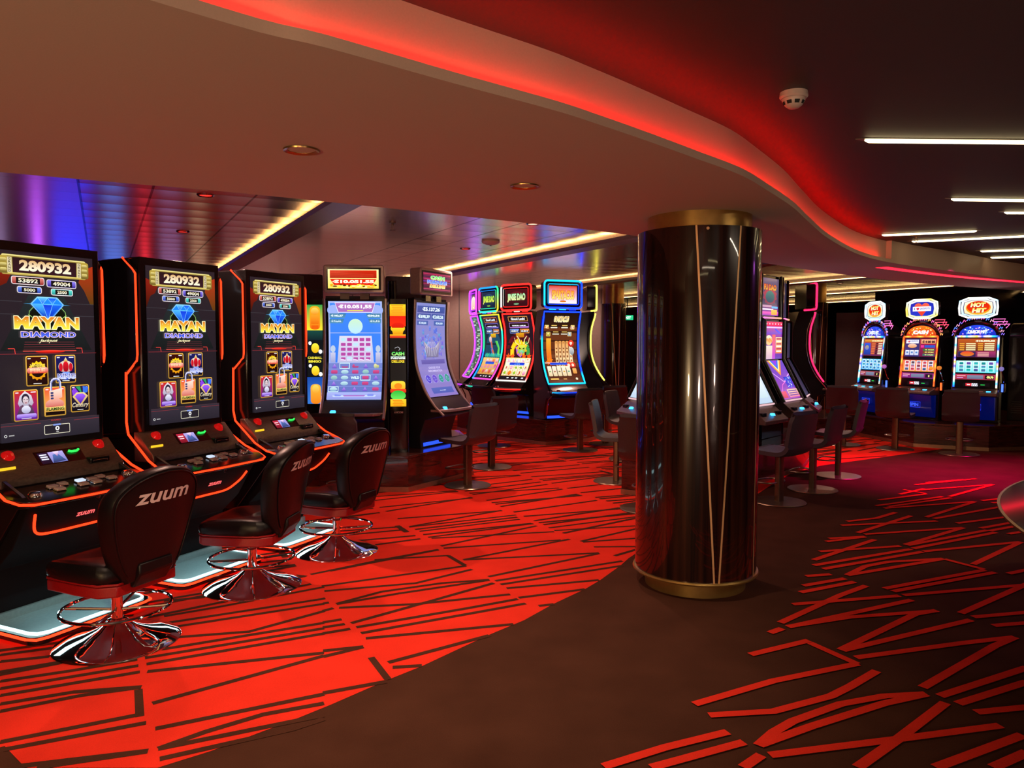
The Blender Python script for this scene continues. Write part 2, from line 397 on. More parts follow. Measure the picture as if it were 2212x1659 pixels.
# the same woven bands carried on into the distance
rng = random.Random(4)
sd = (-.465, .885); pd = (.885, .465)
def bandpt(q, t): return (pd[0] * q + sd[0] * t, pd[1] * q + sd[1] * t)
def in_red(p):
    c = False; n = len(redpoly)
    for i in range(n):
        a, b = redpoly[i], redpoly[(i + 1) % n]
        if (a[1] > p[1]) != (b[1] > p[1]) and p[0] < (b[0] - a[0]) * (p[1] - a[1]) / (b[1] - a[1]) + a[0]: c = not c
    return c
for k in range(-3, 11):
    q0 = .104 + 1.083 * k; q1 = q0 + 1.083; t = -2.0
    tmin = {0: 4.7, 1: 5.7, 2: 6.0, 3: 5.3, -1: 4.3}.get(k, 0 if k > 3 else 2.5)
    while t < 19:
        t += rng.choice((.085, .12, .2, .28, .34))
        a = bandpt(q0 + .035, t); b = bandpt(q1 - .035, t + rng.uniform(-.22, .22))
        if t < tmin or not in_red(a) or not in_red(b): continue
        if rng.random() < .05:
            c_ = bandpt(q1 - .06, t + .26); stroke([bandpt(q1 - .06, t), c_], .05, C_DARK, nz())
        stroke([a, b], .036, C_DARK, nz())
right = tr((1300, 1040), 2.4254, [
    [(10, 1500), (330, 1400), (660, 1318)], [(260, 1505), (745, 1372)], [(485, 1172), (900, 1050), (1340, 960)], [(1090, 850), (1340, 962)], [(778, 912), (1085, 838)],
    [(562, 1230), (900, 1210), (1200, 1130), (1300, 1080), (1440, 998)], [(820, 1390), (900, 1320), (1000, 1262), (1250, 1172), (1480, 1130), (1700, 1118)], [(830, 1385), (1100, 1288), (1480, 1168), (1700, 1120)],
    [(880, 1440), (1560, 1355), (2090, 1285)], [(1340, 1505), (1560, 1350), (1800, 1165)], [(740, 1505), (835, 1440)], [(1680, 1085), (2060, 865), (2165, 820)], [(1330, 928), (1900, 850), (2165, 820)],
    [(1250, 888), (1640, 700), (1755, 680)], [(975, 765), (1300, 715), (1755, 682)], [(975, 767), (1625, 625)], [(935, 745), (1250, 600), (1385, 550)], [(1000, 648), (1560, 603)], [(1260, 890), (1935, 730)],
    [(1880, 695), (2230, 540)], [(1580, 600), (2230, 545)], [(1040, 585), (1325, 530)], [(1055, 550), (1275, 512)], [(1070, 500), (1200, 490)], [(1525, 580), (2060, 480)], [(1480, 565), (2005, 468)],
    [(1795, 410), (2005, 465)], [(1285, 495), (1380, 448), (1500, 425), (1790, 408)], [(1285, 495), (1790, 409)], [(1160, 462), (1680, 372)], [(1110, 443), (1620, 358)], [(1110, 415), (1430, 308)], [(1140, 370), (1565, 342)],
    [(1175, 318), (1380, 293)], [(1190, 302), (1380, 292)], [(1590, 335), (1895, 245)], [(1375, 280), (1895, 245)], [(1340, 272), (1620, 183)], [(1255, 233), (1755, 210)], [(1285, 212), (1440, 195), (1540, 165)],
    [(1630, 355), (2065, 270)], [(1600, 338), (2020, 258)], [(1685, 370), (2195, 320)], [(2195, 320), (1945, 438)], [(1945, 715), (2230, 690)], [(2050, 760), (2230, 745)], [(1770, 1130), (2230, 980)], [(1865, 1170), (2230, 1055)],
    [(1960, 1215), (2230, 1188)], [(1750, 1505), (2205, 1335)], [(2050, 1505), (2230, 1425)], [(1740, 198), (2120, 130)], [(1700, 190), (1955, 108)], [(1480, 143), (1950, 108)], [(1435, 130), (1785, 82)], [(1500, 135), (1830, 88)],
    [(1450, 100), (1700, 68)], [(1860, 222), (2190, 180)], [(1985, 248), (2230, 203)], [(2030, 262), (2230, 226)], [(2130, 278), (2230, 262)], [(1820, 82), (2050, 18)], [(1650, 48), (2050, 18)], [(1580, 45), (1700, 66)],
    [(880, 798), (945, 775)], [(1990, 103), (2110, 90)], [(2045, 115), (2120, 110)], [(2130, 487), (2230, 466)], [(1700, 8), (1900, -8)], [(1640, 20), (1960, -12)], [(1560, 70), (1690, 40)]])
for s in right: stroke(s, .046, C_RED, nz())
for k in range(7, 12):                                    # beyond the right edge of the picture
    for j in range(22):
        t = -5.5 + j * .42 + rng.uniform(-.1, .1); a = bandpt(1.083 * k, t); b = bandpt(1.083 * k + 1.0, t + rng.uniform(-.3, .3))
        if a[0] > .70 * a[1] + .2 and a[0] < 14: stroke([a, b], .046, C_RED, nz())
struct(fl.build('floor', smooth=False))

# ------------------------------------------------------------------ ceilings
ZS, ZD, ZM = 2.47, 2.70, 2.78
soffit_paint = noisy(mat('beige_ceiling_paint', (.56, .44, .36), .75, spec=.2), 200, .03, .02)
dark_paint = noisy(mat('dark_brown_ceiling_paint', (.045, .034, .037), .6), 150, .06, .03)
fascia_m = noisy(mat('beige_fascia_paint', (.60, .41, .33), .55), 150, .03, .02)
inner = spline([(-9, .3), (-6, 1.75), (-2.489, 3.742), (-1.531, 4.25), (-.322, 5.043), (.828, 5.861), (1.7, 6.75), (2.565, 7.936), (4.152, 9.48), (5.808, 10.839), (8.334, 12.423), (13, 14.9), (16, 16.2)], 6)
outer = spline([(-6.2, -6), (-4.3, -2.4), (-2.4, .2), (-1.35, 1.38), (-0.738, 2.007), (-0.519, 2.174), (-0.190, 2.464), (0.155, 2.755), (0.342, 2.941), (0.559, 3.169), (0.817, 3.453), (1.130, 3.804), (1.381, 4.172), (1.716, 4.698), (2.063, 5.316), (2.580, 6.206), (3.356, 7.339), (4.156, 8.173), (5.4, 9.16), (6.99, 10.44), (10, 12.4), (16, 15.0)], 5)
sf = MB()
poly = list(outer) + list(reversed(inner)) + [(-9, -6)]
sf.add([(x, y, ZS) for x, y in poly], [tuple(range(len(poly)))], soffit_paint)
n = len(inner)                                            # inner edge turns up to the metal ceiling
sf.add([(x, y, ZS) for x, y in inner] + [(x, y, ZM + .05) for x, y in inner], [(i, i + 1, n + i + 1, n + i) for i in range(n - 1)], soffit_paint)
struct(sf.build('ceiling', smooth=False))
dc = MB(); poly = list(outer) + [(16, -6)]
off = .2
dpoly = [(x - .12, y + .12) for x, y in outer] + [(16, -6)]
dc.add([(x, y, ZD) for x, y in dpoly], [tuple(range(len(dpoly)))], dark_paint)
struct(dc.build('ceiling', smooth=False))
# curved fascia with light trough
def arclen_frame(c):
    out = []
    for i, p in enumerate(c):
        a = c[max(i - 1, 0)]; b = c[min(i + 1, len(c) - 1)]; dx, dy = b[0] - a[0], b[1] - a[1]; l = math.hypot(dx, dy)
        out.append((p, (-dy / l, dx / l)))                # normal pointing to the soffit side
    return out
fr = arclen_frame(outer)
iend = min(range(len(fr)), key=lambda i: abs(fr[i][0][0] - 4.0))
fa = MB()
lip = [(0, ZS), (0, ZS + .036), (.010, ZS + .036), (.012, ZS + .004), (.06, ZS + .004)]
def strip(fr, prof, mt, mb=fa):
    k = len(prof); vs = []
    for p, nn in fr: vs += [(p[0] + nn[0] * a, p[1] + nn[1] * a, z) for a, z in prof]
    mb.add(vs, [(i * k + j, (i + 1) * k + j, (i + 1) * k + j + 1, i * k + j + 1) for i in range(len(fr) - 1) for j in range(k - 1)], mt)
strip(fr[:iend + 1], lip + [(.055, ZS + .1), (.055, ZD)], fascia_m)
strip(fr[iend:], [(0, ZS), (.005, ZD)], fascia_m)
p, nn = fr[iend]
fa.add([(p[0], p[1], ZS), (p[0] + nn[0] * .06, p[1] + nn[1] * .06, ZS), (p[0] + nn[0] * .06, p[1] + nn[1] * .06, ZD), (p[0], p[1], ZD)], [(0, 1, 2, 3)], fascia_m)
struct(fa.build('trim_1'))
RED_COVE = mat('red_light_strip', (.1, 0, 0), .5, emit=(1, .001, .001), es=33)
lt = thing('cove_light', 'long red light strip glowing in the trough of the curved fascia', 'cove light', (0, 0, 0))
tb = MB()
tb.tube([(p[0] + nn[0] * .034, p[1] + nn[1] * .034, ZS + .020) for p, nn in fr[8:iend]], .0065, RED_COVE, 6)
tb.build('light_strip', lt)
# slim red slot light further right in the soffit
sl = MB(); pts = [(4.09, 8.47), (4.8, 9.05), (5.6, 9.66), (6.4, 10.18), (7.3, 10.72), (8.6, 11.45), (10.2, 12.35)]
pts = spline(pts, 4)
RED_SLOT = mat('red_slot_diffuser', (.2, 0, 0), .5, emit=(1, .01, .03), es=3)
for a, b in zip(pts, pts[1:]):
    dx, dy = b[0] - a[0], b[1] - a[1]; l = math.hypot(dx, dy); nx, ny = -dy / l * .065, dx / l * .065
    sl.add([(a[0] - nx, a[1] - ny, ZS - .004), (b[0] - nx, b[1] - ny, ZS - .004), (b[0] + nx, b[1] + ny, ZS - .004), (a[0] + nx, a[1] + ny, ZS - .004)], [(0, 1, 2, 3)], RED_SLOT)
tag(sl.build('slot_light', smooth=False), 'thin red slot light let into the soffit above the round-topped reel machines', 'slot light')

# metal plank ceiling with warm coves
D1 = (-.474, .880); Q1 = (.880, .474)
mm = mat('brushed_metal_planks', (.42, .37, .38), .24, .95, aniso=.3)
nt = mm.node_tree; N = nt.nodes; K = nt.links; b = N['Principled BSDF']
geo = N.new('ShaderNodeNewGeometry')
def dot(v):
    d = N.new('ShaderNodeVectorMath'); d.operation = 'DOT_PRODUCT'; d.inputs[1].default_value = (*v, 0); K.new(geo.outputs['Position'], d.inputs[0]); return d.outputs['Value']
def mth(op, a, b_=None, c=None):
    x = N.new('ShaderNodeMath'); x.operation = op
    for i, v in enumerate((a, b_, c)):
        if v is None: continue
        if hasattr(v, 'node'): K.new(v, x.inputs[i])
        else: x.inputs[i].default_value = v
    return x.outputs[0]
tt = dot(D1); qq = dot(Q1)
ft = mth('FRACT', mth('DIVIDE', tt, .42))                 # planks across
seam = mth('LESS_THAN', ft, .03)
qm = mth('FRACT', mth('DIVIDE', mth('ADD', qq, -1.66 + 32.1), 3.21))      # 0 at a cove, 1 at the next
seam2 = None
for pos in (.445, .595, .82, ):
    s_ = mth('LESS_THAN', mth('ABSOLUTE', mth('SUBTRACT', qm, pos)), .0028)
    seam2 = s_ if seam2 is None else mth('MAXIMUM', seam2, s_)
panel = mth('GREATER_THAN', qm, .445)
seamall = mth('MAXIMUM', mth('MULTIPLY', seam, mth('MULTIPLY_ADD', panel, .65, .35)), seam2)
bow = mth('MULTIPLY', mth('POWER', mth('SUBTRACT', ft, .5), 2), mth('MULTIPLY_ADD', panel, .9, .1))
nz_ = N.new('ShaderNodeTexNoise'); nz_.inputs['Scale'].default_value = 1; nz_.inputs['Detail'].default_value = 3
cb = N.new('ShaderNodeCombineXYZ'); K.new(mth('MULTIPLY', tt, 60), cb.inputs[0]); K.new(mth('MULTIPLY', qq, 1.2), cb.inputs[1]); K.new(cb.outputs[0], nz_.inputs['Vector'])
hgt = mth('ADD', mth('MULTIPLY', bow, .026), mth('MULTIPLY', nz_.outputs['Fac'], .00035))
bu = N.new('ShaderNodeBump'); bu.inputs['Strength'].default_value = 1; bu.inputs['Distance'].default_value = .55
K.new(hgt, bu.inputs['Height']); K.new(bu.outputs[0], b.inputs['Normal'])
mixc = N.new('ShaderNodeMix'); mixc.data_type = 'RGBA'; K.new(seamall, mixc.inputs[0])
mixc.inputs[6].default_value = (.74, .68, .69, 1); mixc.inputs[7].default_value = (.02, .012, .012, 1); K.new(mixc.outputs[2], b.inputs['Base Color'])
mc = MB()
poly = list(inner) + [(16, 26), (-10, 26), (-10, .3)]
mc.add([(x, y, ZM) for x, y in poly], [tuple(range(len(poly)))], mm)
struct(mc.build('ceiling', smooth=False))
cove_grey = noisy(mat('cove_lip_paint', (.16, .12, .12), .45, .4), 60, .1, .02)
WARMSTRIP = mat('warm_cove_strip', (.3, .2, .1), .5, emit=(1, .56, .19), es=22)
def tstart(q):                                            # where a cove leaves the soffit
    for a, b_ in zip(inner, inner[1:]):
        qa = a[0] * Q1[0] + a[1] * Q1[1]; qb = b_[0] * Q1[0] + b_[1] * Q1[1]
        if (qa - q) * (qb - q) <= 0 and qa != qb:
            k = (q - qa) / (qb - qa); x = a[0] + (b_[0] - a[0]) * k; y = a[1] + (b_[1] - a[1]) * k
            return x * D1[0] + y * D1[1]
    return 0
for ci, q in enumerate((-1.55, 1.66, 4.87, 8.08, 11.29, 14.50, 17.71)):
    t0 = tstart(q) + .02; t1 = (24 + 0) / .88 - q * .4
    cv = MB()
    def QT(a, t, z): return (Q1[0] * a + D1[0] * t, Q1[1] * a + D1[1] * t, z)
    def beam(a0, a1, z0, z1, mt):
        vs = [QT(a0, t0, z0), QT(a1, t0, z0), QT(a1, t1, z0), QT(a0, t1, z0), QT(a0, t0, z1), QT(a1, t0, z1), QT(a1, t1, z1), QT(a0, t1, z1)]
        cv.add(vs, [(0, 3, 2, 1), (4, 5, 6, 7), (0, 1, 5, 4), (1, 2, 6, 5), (2, 3, 7, 6), (3, 0, 4, 7)], mt)
    beam(q, q + .13, ZM - .085, ZM, cove_grey)
    beam(q - .10, q, ZM - .085, ZM - .075, cove_grey)
    if ci < 4: beam(q - .105, q - .098, ZM - .085, ZM - .042, cove_grey)
    o = struct(cv.build('trim_%d' % (ci + 2), smooth=False))
    cv = MB(); beam(q - .05, q - .02, ZM - .072, ZM - .056, WARMSTRIP if 1 < ci < 4 else (mat('dim_warm_cove_strip', (.3, .2, .1), .5, emit=(1, .50, .14), es=9) if ci < 2 else mat('far_warm_cove_strip', (.3, .2, .1), .5, emit=(1, .62, .22), es=7)))
    o2 = cv.build('cove_strip', smooth=False); tag(o2, 'warm light strip along ceiling cove %s' % ('above the far left machines', 'over the three tall red-lit cabinets', 'running from the soffit towards the neon framed machines', 'over the pillar island', 'ahead of the round-topped machines', 'over the round-topped machines', 'at the far right end')[ci], 'cove light', 'warm cove strips')

# ------------------------------------------------------------------ walls
wallp = noisy(mat('pinkish_wall_panel', (.55, .37, .31), .5), 20, .05, .02)
wdark = noisy(mat('dark_wall', (.022, .015, .02), .3), 20, .2, .02)
def wall(name, x0, y0, x1, y1, mt, z1=2.85):
    w = MB(); w.add([(x0, y0, 0), (x1, y1, 0), (x1, y1, z1), (x0, y0, z1)], [(0, 1, 2, 3)], mt); return struct(w.build(name, smooth=False))
wall('wall_left', -9, -6, -9, 26, wdark); wall('wall_right', 16, 26, 16, -6, wdark)
wall('wall_back', -9, 25.5, 16, 25.5, wdark); wall('wall_front', 16, -6, -9, -6, wdark)
wp = MB()                                                 # panelled partition beyond the neon machines
wp.box(-6.5, 2.15, 17.2, 17.35, 0, 2.78, wallp)
for i in range(11): wp.box(-6.0 + i * .8, -5.98 + i * .8, 17.19, 17.2, 0, 2.78, cove_grey)
struct(wp.build('wall_middle'))

# ------------------------------------------------------------------ ceiling fittings
def downlight(loc, label, r=.075, glow=(1, .5, .12), es=.5):
    t = thing('downlight', label, 'downlight', loc)
    m = MB(); m.lathe([(r * .72, .035), (r * .78, .0), (r, -.006), (r * 1.02, .0)], brass, 32); m.build('trim_ring', t)
    m = MB(); m.lathe([(0, .022), (r * .5, .02), (r * .74, .03)], mat('gold_reflector_%s' % es, (.7, .4, .1), .25, 1, emit=glow, es=es), 32); m.build('reflector', t)
    return t
downlight((-.903, 3.305, ZS - .002), 'round brass downlight in beige soffit, nearer of the two in view')
downlight((.066, 4.061, ZS - .002), 'round brass downlight in beige soffit, the one closer to the pillar')
for p, l in (((-2.371, 5.947), 'red glowing downlight in the metal ceiling nearest the soffit edge'), ((-3.395, 7.908), 'red glowing downlight in the metal ceiling, further left above the tall cabinets'), ((-.572, 9.359), 'small red downlight in the metal ceiling near the white dome detector')):
    t = thing('downlight', l, 'downlight', (*p, ZM - .002))
    m = MB(); m.lathe([(.045, 0), (.06, -.008), (.066, 0)], dchrome, 28); m.build('trim_ring', t)
    m = MB(); m.lathe([(0, -.004), (.045, -.002)], mat('red_lens', (.3, 0, 0), .3, emit=(1, .03, .02), es=1.6), 24); m.build('lens', t)
for k_, (p, l) in enumerate((((.2, 7.4), 'added downlight in the metal ceiling close to the near soffit edge'), ((-1.0, 12.6), 'added downlight above the left neon machines'), ((3.2, 14.6), 'added downlight far beyond the near pillar'), ((6.4, 14.9), 'added downlight between the far pillar and the reel machines'))):  # fixtures added to go with the fill lamps
    t = thing('downlight', l, 'downlight', (*p, ZM - .002))
    m = MB(); m.lathe([(.045, 0), (.06, -.006), (.066, 0)], dchrome, 28); m.build('trim_ring', t)
    m = MB(); m.lathe([(0, -.003), (.045, -.001)], mat('added_downlight_lens', (.3, .2, .1), .3, emit=(1, .6, .4), es=1.6), 24); m.build('lens', t)
# smoke detector on the dark ceiling
t = thing('smoke_detector', 'white round smoke detector on the dark brown ceiling', 'smoke detector', (1.19, 3.27, ZD))
m = MB(); m.lathe([(0, -.001), (.056, -.001), (.058, -.02), (.052, -.028), (0, -.028)], white, 40); m.build('base', t)
m = MB(); m.lathe([(.046, -.028), (.047, -.036), (.036, -.055), (.022, -.066), (0, -.068)], white, 40); m.build('cover', t)
m = MB()
for i in range(8):
    a = i * PI / 4; m.lathe([(.0440, -.040), (.0375, -.0535)], mat('vent_black', (.01, .01, .01), .8), 4, a0=a - .25, a1=a + .25)
for v in range(len(m.v)): x, y, z = m.v[v]; m.v[v] = (x * 1.02, y * 1.02, z - .0008)
m.build('vent_slots', t)
# white dome and a sprinkler on the metal ceiling
t = thing('ceiling_speaker', 'white shallow dome detector on the metal ceiling', 'detector', (-.24, 8.63, ZM))
m = MB(); m.lathe([(.10, 0), (.105, -.015), (.09, -.03), (.05, -.045), (0, -.05)], white, 40); m.build('dome', t)
m = MB(); m.lathe([(.012, -.048), (.012, -.06), (0, -.062)], dchrome, 16); m.build('indicator', t)
def sprinkler(loc, label):
    t = thing('sprinkler', label, 'sprinkler', loc)
    m = MB(); m.lathe([(0, 0), (.035, 0), (.035, -.008), (.012, -.012), (.012, -.03), (0, -.03)], bronze, 24); m.build('escutcheon', t)
    m = MB(); m.tube([(-.014, 0, -.03), (-.018, 0, -.05), (0, 0, -.07)], .003, bronze, 6); m.tube([(.014, 0, -.03), (.018, 0, -.05), (0, 0, -.07)], .003, bronze, 6); m.build('frame', t)
    m = MB(); m.lathe([(0, -.07), (.028, -.072), (.028, -.075), (0, -.076)], bronze, 20); m.build('deflector', t)
sprinkler((-1.136, 7.30, ZM), 'small bronze sprinkler head under the metal ceiling above the central walkway')
sprinkler((4.02, 7.62, ZD), 'small sprinkler head beside the short light tube on the dark ceiling')
# linear tubes let into the dark ceiling
TUBE = mat('warm_white_tube', (1, .9, .7), .4, emit=(1, .80, .42), es=7)
segs = [((1.834, 4.012), (3.5, 4.07), 'long light tube, nearest of the tubes on the dark ceiling'),
        ((3.23, 5.65), (5.0, 5.76), 'second light tube from the smoke detector on the dark ceiling'),
        ((3.996, 6.229), (5.6, 6.23), 'light tube on the dark ceiling just behind the second one'),
        ((3.638, 7.537), (4.399, 7.257), 'short slanted light tube next to the curved fascia with both ends in view'),
        ((4.187, 8.02), (5.6, 7.36), 'slanted light tube just behind the short one beside the fascia'),
        ((5.43, 8.873), (6.8, 8.44), 'light tube over the far carpet, second from the fascia end'),
        ((5.975, 9.551), (7.4, 9.05), 'furthest light tube on the dark ceiling close to the beige fascia'),
        ((1.4, -.6), (3.2, -.5), 'added unseen light tube on the dark ceiling behind the viewer'), ((-.6, -2.6), (1.6, -2.5), 'added unseen light tube on the dark ceiling furthest behind the viewer')]  # last pair added out of view as extra fill
for a, b_, lab in segs:
    dx, dy = b_[0] - a[0], b_[1] - a[1]; l = math.hypot(dx, dy); ux, uy = dx / l, dy / l; px_, py_ = -uy, ux
    t = thing('linear_light', lab, 'ceiling light', (a[0], a[1], ZD), math.degrees(math.atan2(dy, dx)), 'light tubes of the dark ceiling')
    m = MB(); m.prism([(-.05, 0), (0, -.022), (l, -.022), (l + .05, 0), (l, .022), (0, .022)], -.004, .0, bbase); m.build('housing', t)
    m = MB(); m.tube([(0, 0, -.008), (.02, 0, -.009), (l - .02, 0, -.009), (l, 0, -.008)], [.003, .012, .012, .003], TUBE, 8); m.build('diffuser', t)

# ------------------------------------------------------------------ pillars
wood = mat('glossy_macassar_wood', (.05, .012, .007), .2, coat=.7, spec=.25)
nt = wood.node_tree; N = nt.nodes; K = nt.links; b = N['Principled BSDF']
tc = N.new('ShaderNodeTexCoord'); mp = N.new('ShaderNodeMapping'); mp.inputs['Scale'].default_value = (16, 16, .35)
n1 = N.new('ShaderNodeTexNoise'); n1.inputs['Scale'].default_value = 1.4; n1.inputs['Detail'].default_value = 7; n1.inputs['Roughness'].default_value = .6
K.new(tc.outputs['Object'], mp.inputs[0]); K.new(mp.outputs[0], n1.inputs['Vector'])
r = N.new('ShaderNodeValToRGB'); r.color_ramp.elements[0].position = .38; r.color_ramp.elements[0].color = (.006, .002, .002, 1)
r.color_ramp.elements[1].position = .68; r.color_ramp.elements[1].color = (.042, .010, .005, 1); K.new(n1.outputs['Fac'], r.inputs[0]); K.new(r.outputs[0], b.inputs['Base Color'])
b.inputs['Coat Roughness'].default_value = .03
bu = N.new('ShaderNodeBump'); bu.inputs['Strength'].default_value = .25; bu.inputs['Distance'].default_value = .0015
n2 = N.new('ShaderNodeTexNoise'); n2.inputs['Scale'].default_value = 5; mp2 = N.new('ShaderNodeMapping'); mp2.inputs['Scale'].default_value = (5, 5, .4); K.new(tc.outputs['Object'], mp2.inputs[0]); K.new(mp2.outputs[0], n2.inputs['Vector'])
K.new(n2.outputs['Fac'], bu.inputs['Height']); K.new(bu.outputs[0], b.inputs['Normal']); K.new(bu.outputs[0], b.inputs['Coat Normal'])
gold = noisy(mat('gold_anodised', (.50, .30, .09), .3, .85), 20, .08, .02)
inl = mat('copper_inlay', (.75, .42, .20), .42, .5)
def pillar(loc, rr, top, ceil, label, toward, strips, z0=.10):
    t = thing('pillar', label, 'pillar', loc)
    m = MB(); m.lathe([(0, 0), (rr * .83, 0), (rr * .83, z0), (0, z0)], gold, 64); m.build('plinth', t)
    m = MB(); m.lathe([(rr * .8, z0), (rr + .012, z0), (rr + .016, z0 + .010), (rr + .012, z0 + .02), (rr, z0 + .021)], gold, 96); m.build('base_ring', t)
    m = MB(); m.lathe([(0, z0 + .02), (rr, z0 + .02), (rr, top), (rr - .02, top), (0, top)], wood, 96); m.build('column', t)
    m = MB(); m.lathe([(0, top), (rr * .84, top), (rr * .84, ceil), (0, ceil)], gold, 64); m.build('capital', t)
    for (a0, a1) in strips:                               # thin metal inlays climbing the veneer
        m = MB(); k = 24; vs = []
        for i in range(k + 1):
            q = i / k; a = toward + R_(a0 + (a1 - a0) * q); z = top - (top - z0 - .02) * q
            for da in (-.006 / rr, .006 / rr):
                vs.append(((rr + .0012) * cos(a + da), (rr + .0012) * sin(a + da), z))
        m.add(vs, [(2 * i, 2 * i + 1, 2 * i + 3, 2 * i + 2) for i in range(k)], inl); m.build('inlay_strip', t)
    return t
toward = math.atan2(-5.12, -1.25)
# angles turn clockwise seen from above towards the right of the picture
sp = [(-2.5, 17.5), (38.5, 22), (69, 67), (-86, -86), (112, 128), (152, 135), (185, 205), (228, 212)]
pl = pillar((1.25, 5.12, 0), .403, 2.365, ZS, 'large glossy dark wood pillar with thin copper inlay lines, nearest the viewer', toward, sp)
m = MB(); a = toward + R_(7.5); m.lathe([(0, 0), (.009, 0), (.011, -.004), (.007, -.006)], inl, 16); ob = m.build('cap_screw', pl); ob.location = (.4045 * cos(a), .4045 * sin(a), 2.345); ob.rotation_euler = (0, PI / 2, a)
pillar((2.18, 16.4, 0), .27, 2.45, ZM, 'distant glossy dark pillar between the yellow-lit machine and the near pillar', toward + .15, [(-10, 20), (30, 22), (75, 60)])
pillar((6.35, 16.0, 0), .27, 2.45, ZM, 'distant glossy dark pillar left of the grey folding screen', toward, [(-30, 0), (30, 10), (60, 50)])

# tall grey board and dark glass wall beyond the right island
t = thing('partition_board', 'plain tall grey-brown board standing before the dark glass wall', 'partition', (7.35, 16.0, 0), -14)
m = MB(); m.box(-.50, .50, -.02, .02, .12, 2.25, noisy(mat('grey_board', (.085, .06, .055), .6), 30, .08, .03)); m.build('board', t, bevel=.006)
for sx in (-.4, .4):
    m = MB(); m.box(sx - .03, sx + .03, -.18, .18, 0, .04, matte); m.box(sx - .015, sx + .015, -.015, .015, .04, .14, matte); m.build('foot', t)
g = MB(); g.box(7.95, 15.5, 16.6, 16.7, 0, 2.78, mat('dark_glass', (.008, .006, .018), .06, spec=.8)); struct(g.build('window_1'))
# unseen glowing panels added on the far left wall to colour the ceiling's reflections
for i, (y0, y1, z0, z1, cl, st) in enumerate(((12.9, 13.5, .6, 2.3, (.7, .5, 1), .5), (14.4, 14.55, .4, 2.3, (.5, .1, 1), 3), (15.0, 16.3, .4, 2.4, (.02, .04, 1), 1.8), (16.9, 17.6, .4, 2.4, (.10, .25, 1), 1.2), (18.6, 18.8, .4, 2.3, (1, .03, .05), 2.2), (19.6, 20.6, .4, 2.2, (.5, .25, .6), .8), (21.5, 22.3, .4, 2.2, (.9, .5, .3), .9))):
    w = MB(); w.box(-8.99, -8.93, y0, y1, z0, z1, mat('wall_reflection_glow_%d' % i, (.1, .1, .1), .4, emit=cl, es=st)); struct(w.build('trim_%d' % (20 + i)))
# round counter at the right edge
t = thing('round_counter', 'glossy purple-black rounded counter cut off at the right edge', 'counter', (4.19, 2.31, 0))
ctop = mat('purple_black_lacquer', (.012, .008, .03), .07, coat=.6)
m = MB(); m.lathe([(0, .88), (2.24, .88), (2.262, .885), (2.262, .893), (2.255, .90), (0, .90)], ctop, 128); m.build('counter_top', t)
m = MB(); m.lathe([(2.262, .890), (2.268, .891), (2.268, .899), (2.256, .9005)], brass, 128); m.build('edge_band', t)
m = MB(); m.lathe([(1.85, 0), (1.85, .87)], wood, 96); m.build('counter_body', t)

